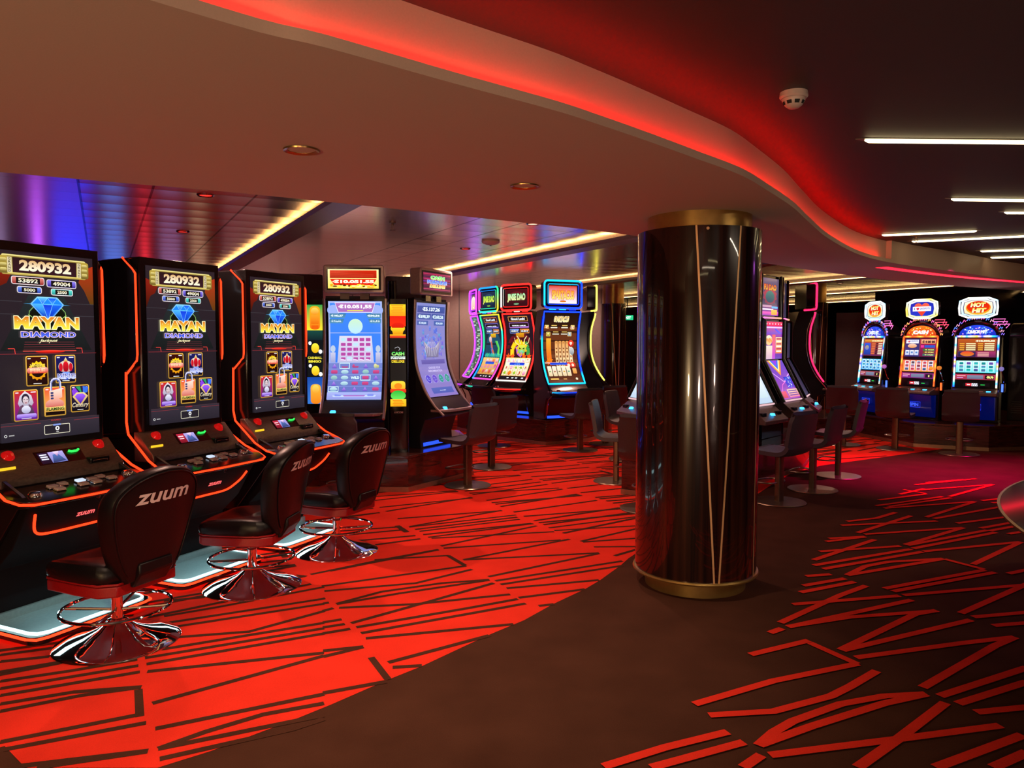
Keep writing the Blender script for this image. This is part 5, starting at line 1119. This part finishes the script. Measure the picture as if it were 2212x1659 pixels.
def art_top2(c):
    c.rect(0, 0, 100, 150, '685878', '382848'); c.star(50, 70, 42, 34, 12, 'c04858', '803850'); c.circ(50, 74, 26, 24, '508078', '304860'); c.otext('FU DAO', 14, 24, 86, 48, 'e05030', 'f0b848', '582028', 1, .06)
    c.rect(0, 104, 100, 150, '5a3048', '9838b8'); c.rect(4, 108, 60, 116, 'c890b0'); c.rect(4, 122, 70, 128, 'f8e0f8'); c.rect(60, 112, 96, 120, '60b8f8'); c.rect(0, 134, 100, 146, 'ff60c0', 'c038b8'); c.rect(58, 126, 92, 146, 'ffc858', 'f0a040')
def art_pale(c): c.rect(0, 0, 100, 150, 'f0f4f8', 'b8d0e8'); c.rect(8, 10, 92, 60, 'd8e8f8', 'a8c8e8'); c.rect(8, 70, 92, 130, 'e8f0f8', 'c8e0e8')
def art_off(c): c.rect(0, 0, 100, 150, '2a2438', '3c3450')
PT = [(.06, 2.46), (.06, 1.98)]
PM = [(.0, 1.90), (.0, 1.42)]
PL = [(.0, 1.40), (-.26, .92)]
def twin_machine(loc, rz, label, a_top, a_mid, a_low, marq=True):
    t = thing('slot_machine', label, 'slot machine', loc, rz, 'tall cabinets with stacked screens')
    m = MB(); m.prism([(.10, 2.50), (.07, 2.50), (.075, 1.95), (.015, 1.92), (.015, 1.41), (-.245, .91), (-.22, .88), (.0, .80), (.0, .40), (.38, .40), (.38, 2.0), (.26, 2.50)], -.325, .325, black, 'x'); m.build('cabinet', t, bevel=.008)
    for nm, pr, art, H in (('top_screen', PT, a_top, 150), ('middle_screen', PM, a_mid, 150), ('lower_screen', PL, a_low, 110 if a_low is art_neonroad else 150)):
        c = Canvas(100, H); art(c); c.build(nm, profP(-.275, .275, pr), t)
    for s in (-1, 1):
        m = MB(); m.tube([(s * .315, .045, 2.50), (s * .315, .05, 1.95), (s * .315, -.01, 1.92), (s * .315, -.01, 1.41), (s * .315, -.275, .89)], .022, black, 6); m.build('side_frame', t)
    m = MB(); m.tube([(-.28, .02, 1.95), (.28, .02, 1.95)], .012, M_NEON, 6, cols=[(1.4, .3, .9), (1.2, .6, .2)]); m.tube([(-.28, -.272, .905), (.28, -.272, .905)], .011, M_NEON, 6, cols=[(.9, .55, .6)] * 2); m.build('light_bar', t)
    m = MB(); m.prism([(-.24, .90), (-.44, .74), (-.44, .70), (-.02, .70), (-.02, .86)], -.31, .31, deckm, 'x'); m.build('deck', t, bevel=.006)
    for x in (-.20, .20):
        m = MB(); m.box(x - .05, x + .05, -.38, -.30, .78, .83, black); m.build('button_panel', t, bevel=.004)
    m = MB(); m.lathe([(0, .03), (.025, .026), (.034, 0)], BLUE_BTN, 20); o = m.build('round_button', t); o.location = (.0, -.38, .79)
    return t
twin_machine((2.74, 9.02, 0), 47, 'stacked-screen cabinet showing a sliver at the right side of the near pillar', art_top2, art_vegas, art_pale)
twin_machine((3.38, 9.82, 0), 49, 'tall black cabinet with colourful stacked screens, just right of the near pillar', art_top2, art_vegas, art_neonroad)
twin_machine((3.80, 10.48, 0), 64, 'black cabinet with dim grey screens behind the colourful stacked-screen cabinet', art_off, art_off, art_off)
twin_machine((1.88, 9.74, 0), -72, 'cabinet with bright pale screen peeking out left of the near pillar', art_off, art_pale, art_pale)

# ------------------------------------------------------------------ round-topped reel machines
def art_pay(kind):
    def f(c):
        c.rect(0, 0, 100, 50, 'b84828', '6a2858')
        if kind == 0:
            c.rect(4, 3, 96, 10, 'e8a040', 'b86020'); c.text('€10.500,00', 40, 4, 94, 9, 'fff0b8', off=.06); c.poly([(4, 12), (34, 12), (40, 47), (4, 47)], '3858d8', '203898'); c.circ(18, 26, 10, 7, 'b8a860', '6878c8')
            for k in range(7): c.rect(42, 12 + 5 * k, 60, 15.4 + 5 * k, 'e88838', 'c84838'); c.rect(64, 12 + 5 * k, 72, 15.4 + 5 * k, '281018'); c.rect(76, 12.4 + 5 * k, 95, 15 + 5 * k, 'f8e8c8')
        elif kind == 1:
            c.rect(0, 0, 48, 50, '403068', '303078'); c.rect(50, 0, 100, 50, 'a82050', '701848'); c.rect(3, 3, 44, 13, 'f0f0f8'); c.text('I    JACKPOTS', 5, 5, 42, 11, '3858b8'); c.circ(12, 8, 2.6, 2.6, 'e03048'); c.circ(24, 20, 15, 6, 'f0c8b8', 'e89848')
            for k in range(3): c.rect(3 + 15 * k, 32, 16 + 15 * k, 46, 'f0f0ff', 'c8d0f0'); c.rect(6 + 15 * k, 36, 13 + 15 * k, 41, '5888c8')
            c.rect(52, 2, 98, 14, 'f8b888', 'e89058'); c.text('€ 4 00 00', 55, 5, 96, 12, '3a1828', off=.08); c.rect(64, 18, 97, 25, '2858c8'); c.rect(52, 18, 62, 25, 'e83898')
            for k in range(3): c.rect(60, 28 + 7 * k, 97, 33.5 + 7 * k, ('187838', '704818', '307068')[k]); c.text('€ 17,21', 66, 29 + 7 * k, 94, 32.6 + 7 * k, 'f8e880', off=.08)
        else:
            c.rect(2, 2, 98, 33, 'c05820', '582818'); c.text('€10.500,00', 46, 4, 96, 9.6, 'fff8d0', off=.08)
            for k in range(4): c.rect(5, 12 + 5.4 * k, 18, 15.4 + 5.4 * k, 'e8a038'); c.rect(22, 12 + 5.4 * k, 47, 15.4 + 5.4 * k, 'f8e8b0'); c.rect(53, 12 + 5.4 * k, 66, 15.4 + 5.4 * k, 'e8a038'); c.rect(70, 12 + 5.4 * k, 95, 15.4 + 5.4 * k, 'f8e8b0')
            c.rect(2, 35, 48, 49, '382858', '302048'); c.circ(26, 41, 18, 6.4, 'f04828', 'd08030'); c.rect(50, 35, 98, 49, 'a83068', '6a2858')
            for k in range(3): c.rect(53, 37 + 4 * k, 82, 39.4 + 4 * k, 'e8a8a0')
    return f
def art_reels(kind):
    def f(c):
        bg = (('58c8f8', '2898e8'), ('f86848', 'f8a030'), ('b8f8f0', '68e0f0'))[kind]; c.rect(0, 0, 100, 34, *bg); n = 5; rr = random.Random(kind)
        for k in range(n):
            x = 6 + 18.6 * k; c.rect(x, 2, x + 15, 32, 'f0fcff', (('b8e8f8'), ('f8b8c8'), ('a0f0f0'))[kind], r=2)
            for j in range(3): c.rect(x + 2.5, 4 + 9.6 * j, x + 12.5, 11 + 9.6 * j, (('1858b8', '0888a0', '3898d8'), ('a83040', '705060', '2878a8'), ('10a8a0', '6848b0', '1898a8'))[kind][(j + k) % 3], (('3898d8', '083878', '58b8e0'), ('e85868', '483848', 'd84858'), ('08687a', '584898', '30c8c0'))[kind][(j * 2 + k) % 3], r=1)
        if kind == 1: c.circ(90, 24, 6, 6, 'ffb020', 'e86010')
    return f
def art_info(kind):
    def f(c):
        c.rect(0, 0, 100, 18, ('a84858', '983080', 'c03858')[kind], ('703848', '782070', '983048')[kind]); c.rect(30, 3, 70, 15, '8088a0', '687090'); c.rect(74, 3, 96, 15, '201018')
        c.text('€0.70' if kind == 2 else '0', 78 if kind == 2 else 83, 5, 95 if kind == 2 else 87, 13, 'fff890', off=.08); c.rect(4, 4, 26, 7, 'f0b0b0'); c.rect(4, 10, 20, 13, 'd8a0e0')
    return f
def art_sign(kind):
    def f(c):
        rim = [(3, 30), (6, 10), (28, 3), (72, 3), (94, 10), (97, 30), (94, 50), (72, 57), (28, 57), (6, 50)]
        c.poly(rim, 'ffffff', 'c8f0ff' if kind != 1 else 'f0ffb8'); s = .86; ctr = lambda k: [(50 + (x - 50) * k, 30 + (y - 30) * k) for x, y in rim]
        if kind == 1:
            c.poly(ctr(.84), '1828b0', '2038c8'); c.circ(38, 22, 12.5, 11, 'ff6848', 'e84028'); c.circ(62, 22, 12.5, 11, 'ff6848', 'e84028'); c.poly([(26, 25), (74, 25), (50, 54)], 'f04828', 'e84028'); c.rect(20, 22, 80, 37, 'f8f8ff'); c.text('I', 25, 26, 27, 33, '2040a8', off=.04); c.circ(35, 28.6, 2.8, 2.6, 'e83048'); c.circ(39, 28.6, 2.8, 2.6, 'e83048'); c.poly([(32.4, 29.4), (41.6, 29.4), (37, 35)], 'e83048'); c.text('JACKPOTS', 45, 26, 76, 33, '3858b8', off=.03)
        else:
            c.poly(ctr(.86), '181868'); c.poly(ctr(.82), 'fff8e0', 'ffe8b0'); c.circ(50, 30, 33, 21, 'ff5a18', 'ffb020'); c.circ(50, 28, 30, 18, 'd81808', 'f03808')
            c.otext('HOT', 29, 14, 70, 28, 'ffe048', 'ffffe0', 'a81008', .8, .07, .15); c.otext('HIT', 33, 31, 72, 45, 'ffe048', 'ffffe0', 'a81008', .8, .07, .15)
    return f
MULTI = lambda q: ((.05, .15, 3), (.05, 1.2, 2.6), (3, 1.5, .1), (2.5, 2, .9))[int(q * 23) % 4]
HOTN = lambda q: ((4, .15, .03), (4, .9, .1), (4, .3, .05))[int(q * 17) % 3]
blueb = mat('blue_lacquer_belly', (.004, .012, .10), .12, emit=(0, .02, .5), es=.12)
def reel_machine(loc, rz, label, kind, base=.38):
    t = thing('slot_machine', label, 'slot machine', loc, rz, 'round-topped reel machines')
    fc = HOTN if kind == 1 else MULTI; hw = .31
    arch = [(-hw, base)] + [(-hw, 1.72)] + [(hw * cos(a), 1.72 + .225 * sin(a)) for a in [PI - PI * i / 16 for i in range(17)]] + [(hw, base)]
    m = MB(); m.prism([(x, z) for x, z in arch], .0, .28, black, 'y'); m.build('cabinet', t, bevel=.01)
    def tiltp(x, z, d=0): return (x, -.02 - d - max(0, (1.72 - z)) * .10, z)
    m = MB(); m.prism([(.01, 1.72), (-.015, 1.72), (-.105, .93), (-.10, .88), (.01, .88)], -hw + .01, hw - .01, black, 'x'); m.build('screen_panel', t, bevel=.003)
    gl = [(-hw, .90)] + [(-hw, 1.72)] + [(hw * cos(a), 1.72 + .225 * sin(a)) for a in [PI - PI * i / 16 for i in range(17)]] + [(hw, .90)]
    m = MB(); m.tube([tiltp(x * .985, z) for x, z in gl], .020, dchrome, 8); m.build('arch_rim', t)
    sidel = [tiltp(-hw * .93, .93 + .79 * i / 12, .012) for i in range(13)]
    m = MB(); m.tube(sidel, .013, M_NEON, 8, cols=[fc(i / 13) for i in range(13)]); m.build('side_light', t)
    sider = [tiltp(hw * .93, 1.72 - .79 * i / 12, .012) for i in range(13)]
    m = MB(); m.tube(sider, .013, M_NEON, 8, cols=[fc(.9 - i / 13 * .8) for i in range(13)]); m.build('side_light', t)
    m = MB(); m.tube([tiltp(-hw * .9 + hw * 1.8 * i / 8, 1.725, .012) for i in range(9)], .014, M_NEON, 8, cols=[fc(i / 9) for i in range(9)]); m.build('top_light', t)
    c = Canvas(100, 40); dome = [(50 + 47 * cos(a), 39 - 36 * sin(a)) for a in [PI * i / 20 for i in range(21)]]
    c.poly(dome, '2848e8' if kind != 1 else 'ff8018', '1828b8' if kind != 1 else 'c82808'); rr = random.Random(kind + 4)
    for k in range(60):
        a = rr.uniform(.1, PI - .1); q = rr.uniform(.2, .92); x, y = 50 + 44 * q * cos(a), 38 - 34 * q * sin(a); c.star(x, y, 3, 1.6, 4, (('70c0ff', 'e0f0ff', '4060ff', 'f0a0ff') if kind != 1 else ('ffd030', 'ff6818', 'fff0a0', 'ff3810'))[k % 4])
    c.text('QUICK HIT' if kind != 1 else 'CASH', 26, 20, 76, 34, 'ffffff', 'f0f8ff', off=.07, shear=.2)
    c.build('arch_glass', flatP(-hw * .86, hw * .86, 1.735, 1.915, -.021), t, lift=.0003)
    def SP(x0, x1, z0, z1):
        def P(u, v):
            z = z1 + (z0 - z1) * v; p = tiltp(x0 + (x1 - x0) * u, z, .0); return (p[0], -.018 - max(0, 1.72 - z) * .114, z), (0, -.994, .11)
        return P
    sw = hw * .84
    c = Canvas(100, 50); art_pay(kind)(c); c.build('pay_table_screen', SP(-sw, sw, 1.40, 1.69), t)
    c = Canvas(100, 34); art_reels(kind)(c); c.build('reel_screen', SP(-sw * 1.03, sw * 1.03, 1.16, 1.345), t)
    c = Canvas(100, 18); art_info(kind)(c); c.build('info_screen', SP(-sw * 1.04, sw * 1.04, 1.05, 1.135), t)
    card_panel(t, SP(-.16, .20, .945, 1.00), 0)
    # filigree of light round the arch and bracket wings
    m = MB()
    for k in range(17):
        a = PI - PI * k / 16; r0 = 1.0; x, z = (hw + .02) * cos(a), 1.74 + .25 * sin(a); q = .028
        pts = [(x - q * .6, -.02, z), (x, -.03, z + q * 1.3), (x + q * .6, -.02, z + q * .2), (x + q, -.03, z + q)]
        col = ((.4, .25, 1.6), (1.6, .2, .8), (.2, .4, 1.8), (1.4, .6, .9))[k % 4] if kind != 1 else ((1.8, .3, .3), (1.8, .7, .2), (1.6, .2, .7))[k % 3]
        m.tube(pts, .006, M_NEON, 5, cols=[col] * 4)
    m.build('arch_ornament', t)
    c1 = (1.4, .25, .8) if kind != 1 else (1.9, .12, .25)
    m = MB()
    for s in (1,):
        for k in range(3): m.tube([(s * .20, .02, 1.99 - .04 * k), (s * (.36 + .03 * k), .02, 1.99 - .04 * k), (s * (.33 + .02 * k), .02, 1.93 - .04 * k)], .007, M_NEON, 5, cols=[c1] * 3)
    m.build('wing_ornament', t)
    # sign
    rim = [(-.26, 0), (-.25, .105), (-.14, .15), (.14, .15), (.25, .105), (.26, 0), (.25, -.105), (.14, -.15), (-.14, -.15), (-.25, -.105)]
    m = MB(); m.prism([(x, 2.17 + z) for x, z in rim], -.02, .07, black, 'y'); m.build('sign_box', t, bevel=.008)
    m = MB(); N_ = len(rim); scol = lambda i: ((2, 2, 2), (.8, 1.6, 2.2), (2, 2, 1.6))[i % 3] if kind != 1 else ((2.4, 1.6, .2), (1.6, 2, 1.2), (2, 2, 2))[i % 3]
    m.tube([(x, -.025, 2.17 + z) for x, z in rim], .014, M_NEON, 8, True, [scol(i) for i in range(N_)]); m.build('sign_rim_light', t)
    c = Canvas(100, 60); art_sign(kind)(c); c.build('sign_face', flatP(-.255, .255, 2.02, 2.32, -.022), t, lift=.0004)
    m = MB(); m.box(-.05, .05, .0, .06, 1.93, 2.04, dchrome); m.build('sign_neck', t)
    # deck, belly, lever
    m = MB(); m.prism([(-.08, .92), (-.27, .85), (-.28, .81), (-.20, .79), (0, .79), (0, .92)], -hw - .01, hw + .01, deckm, 'x'); m.build('deck', t, bevel=.008)
    for j, x in enumerate((-.2, -.1, 0, .1, .2)):
        m = MB(); m.box(x - .03, x + .03, -.22, -.17, .868, .882, white if j % 2 else BLUE_BTN); m.build('deck_button', t, bevel=.004)
    m = MB(); m.prism([(-.005, .79), (-.15, .79), (-.13, .60), (-.05, .45), (-.005, .42)], -.27, .27, blueb, 'x'); m.build('belly_panel', t, bevel=.006)
    word('belly_word', 'SPIN', flatP(-.075, .075, .60, .655, -.16), t, mat('blue_lit_word', (0, 0, .3), .4, emit=(.05, .12, 1), es=1.0), .05)
    m = MB(); m.tube([(-.10, -.155, .585), (.10, -.155, .585), (.10, -.155, .67), (-.10, -.155, .67)], .004, M_NEON, 5, True, [(.03, .06, 1.2)] * 4); m.build('belly_word_frame', t)
    lc = (.15, .35, 2.2) if kind != 1 else (2.6, .25, .05)
    m = MB(); m.box(hw + .012, hw + .075, -.02, .10, .86, 1.0, black); m.build('lever_box', t, bevel=.008)
    m = MB(); m.tube([(hw + .045, -.028, .87), (hw + .045, -.028, .99)], .014, M_NEON, 8, cols=[lc, lc]); m.build('lever_light', t)
    m = MB(); m.tube([(hw + .05, .03, .98), (hw + .065, -.03, 1.05), (hw + .03, -.06, 1.20)], .008, chrome, 8); m.build('lever_arm', t)
    m = MB(); m.lathe([(0, -.036), (.02, -.03), (.034, -.012), (.036, .004), (.028, .026), (0, .036)], mat('lever_ball_%d' % kind, ((.5, .25, .7), (.9, .35, .05), (.4, .4, .8))[kind], .2, emit=((.6, .2, .8), (1, .3, .03), (.3, .3, .9))[kind], es=.5), 24); o = m.build('lever_ball', t); o.location = (hw + .03, -.065, 1.225)
    m = MB()
    for k in range(6): m.box(-hw - .003, -hw + .002, .08, .22, .50 + .035 * k, .515 + .035 * k, matte)
    m.build('side_vent', t)
    return t
reel_machine((6.26, 13.10, 0), -80, 'round-topped reel machine with HOT HIT sign, furthest and leftmost of its row', 0)
reel_machine((6.66, 12.36, 0), -60, 'round-topped reel machine with red heart sign and orange-red lights', 1)
reel_machine((7.27, 11.88, 0), -40, 'round-topped reel machine with HOT HIT sign showing a 0.70 credit', 2)
reel_machine((8.38, 12.22, 0), 48, 'reel machine in profile cut off at the right edge', 2)

# ------------------------------------------------------------------ taupe upholstered bar stools
def bar_stool():
    t = thing('bar_stool', 'x', 'stool', (0, 0, 0), 0, 'taupe bar stools around the machines')
    m = MB(); m.lathe([(0, 0), (.262, 0), (.268, .006), (.262, .013), (0, .016)], bbase, 56); m.build('base', t)
    m = MB(); m.prism(rrect(-.045, .045, -.03, .03, .012, 3), .013, .50, bronze); m.build('post', t)
    m = MB(); m.tube(spline([(-.045, 0, .205), (-.13, -.02, .205), (-.17, -.10, .205), (-.155, -.20, .205), (-.06, -.225, .205), (.06, -.225, .205), (.155, -.20, .205), (.17, -.10, .205), (.13, -.02, .205), (.045, 0, .205)], 4), .0085, bbase, 8); m.build('foot_rail', t)
    side = spline([(-.255, .525), (-.235, .548), (0, .540), (.13, .545), (.195, .60), (.225, .75), (.265, .935), (.285, .958)], 5)
    def shell(lo, hi, mt, name, extra):
        m = MB(); nu = 9; P = []
        for i, (y, z) in enumerate(side):
            a = side[max(i - 1, 0)]; b = side[min(i + 1, len(side) - 1)]; dy, dz = b[0] - a[0], b[1] - a[1]; l = math.hypot(dy, dz); P.append((y, z, dz / l, -dy / l))
        n = len(P); vs = []
        for j, off in enumerate((lo, hi)):
            for i, (y, z, ny, nz2) in enumerate(P):
                hw = .235 - (.02 if z > .9 else 0) - (.015 if y < -.2 else 0)
                for k in range(nu):
                    u = -1 + 2 * k / (nu - 1); bend = (u * u) * (.022 if z > .6 else .010)
                    e = 1 - (.25 if abs(u) == 1 else 0)
                    o_ = (lo + hi) / 2 + (off - (lo + hi) / 2) * e
                    yy = y + ny * o_; zz = z + nz2 * o_
                    if z > .6: yy -= bend
                    else: zz += bend
                    vs.append((u * hw, yy, zz))
        fs = []; G = n * nu
        for i in range(n - 1):
            for k in range(nu - 1):
                a = i * nu + k; fs += [(a, a + 1, a + nu + 1, a + nu), (G + a, G + a + nu, G + a + nu + 1, G + a + 1)]
        for i in range(n - 1):
            for k in (0, nu - 1):
                a = i * nu + k; q = (a, a + nu, G + a + nu, G + a); fs.append(q if k == 0 else tuple(reversed(q)))
        for i in (0, n - 1):
            for k in range(nu - 1):
                a = i * nu + k; q = (a, G + a, G + a + 1, a + 1); fs.append(q if i == 0 else tuple(reversed(q)))
        m.add(vs, fs, mt); o = m.build(name, t, bevel=.008); return o
    shell(.0, .055, brownlea, 'upholstered_shell', 0)
    m = MB(); m.box(-.11, .11, -.11, .11, .485, .500, matte); m.build('seat_plate', t, bevel=.003)
    return t
BS = bar_stool()
stools = [((-.507, 8.60), 232, 'taupe stool on round base pulled up to the violet-blue screen machine'),
          ((-.27, 9.86), 222, 'taupe stool on round base behind the stool at the violet-blue screen machine'),
          ((-1.72, 7.55), 177, 'dark stool seen from behind before the bingo screen machine'),
          ((-.28, 11.90), 139, 'dark stool at the red neon dragon machine'),
          ((1.03, 11.42), 208, 'dark stool at the blue neon framed machine'),
          ((1.50, 12.12), 205, 'stool half hidden behind the one at the blue neon framed machine'),
          ((1.225, 8.86), 75, 'stool with pale lilac-lit inner back just left of the near pillar'),
          ((1.33, 7.40), 158, 'near dark stool partly hidden by the left side of the near pillar'),
          ((1.62, 10.55), 60, 'small far stool peeking out left of the near pillar'),
          ((2.742, 7.72), 219, 'taupe stool right of the near pillar, nearest of that row'),
          ((3.341, 8.364), 228, 'taupe stool right of the near pillar, middle of that row'),
          ((3.99, 9.22), 236, 'taupe stool right of the near pillar, furthest of that row'),
          ((5.28, 12.05), 150, 'dark stool in the aisle left of the reel machine row'),
          ((5.86, 11.55), 140, 'dark stool in front of the heart sign reel machine'),
          ((6.52, 11.00), 150, 'dark stool in front of the reel machine showing 0.70 credit')]
for i, (p, a, lab) in enumerate(stools):
    # angle is the heading the sitter faces, measured so that 180 looks straight away from the viewer
    if i == 0:
        BS.location = (*p, 0); BS.rotation_euler = (0, 0, R_(a)); BS['label'] = lab
    else: dup(BS, (*p, 0), a, lab)
# exit sign far behind
t = thing('exit_sign', 'tiny green lit exit sign far back between the two left pillars', 'exit sign', (2.95, 19.5, 2.25))
m = MB(); m.box(-.16, .16, -.02, .02, -.07, .07, matte); m.build('housing', t); m = MB(); m.tube([(0, 0, .06), (0, 0, .53)], .012, matte, 8); m.build('hanger', t)
c = Canvas(32, 14); c.rect(0, 0, 32, 14, '30d890', '20c080'); c.text('EXIT', 6, 3, 26, 11, 'f0fff8', off=.06); c.build('lit_face', flatP(-.15, .15, -.06, .06, -.021), t)

# ------------------------------------------------------------------ parts that sit on other parts
SUB = {'top_screen': 'top_box', 'top_screen_glass': 'top_box', 'top_neon': 'top_box', 'inner_neon': 'top_box', 'square_button': 'button_deck', 'display_plate': 'console',
       'player_display': 'console', 'card_slot_light': 'console', 'note_slot': 'console', 'ticket_slot': 'console', 'dome_button': 'console', 'sign_face': 'sign_box',
       'sign_rim_light': 'sign_box', 'lever_ball': 'lever_arm', 'lever_light': 'lever_box', 'belly_word': 'belly_panel', 'belly_word_frame': 'belly_panel', 'printed_word': 'backrest',
       'back_seam': 'backrest', 'inlay_strip': 'column', 'cap_screw': 'column', 'button_panel': 'deck', 'deck_button': 'deck', 'deck_neon': 'deck', 'foot_plate_light': 'foot_plate',
       'lit_word': 'lower_cabinet', 'belly_light': 'lower_cabinet', 'lock': 'lower_cabinet', 'round_button': 'deck', 'card_display': 'console_panel', 'seat_piping': 'seat_cushion',
       'panel_joint': 'body', 'arch_ornament': 'arch_rim', 'vent_slots': 'cover', 'lit_panel': 'tower_body', 'maker_word': 'tower_body'}
for root in [o for o in COL.objects if o.parent is None]:
    kids = list(root.children); names = {}
    for k in kids: names.setdefault(k.name.split('.')[0], k)
    for k in kids:
        b = k.name.split('.')[0]; tgt = SUB.get(b)
        if b == 'round_button' and 'button_deck' in names: tgt = 'button_deck'
        if tgt in names: k.parent = names[tgt]
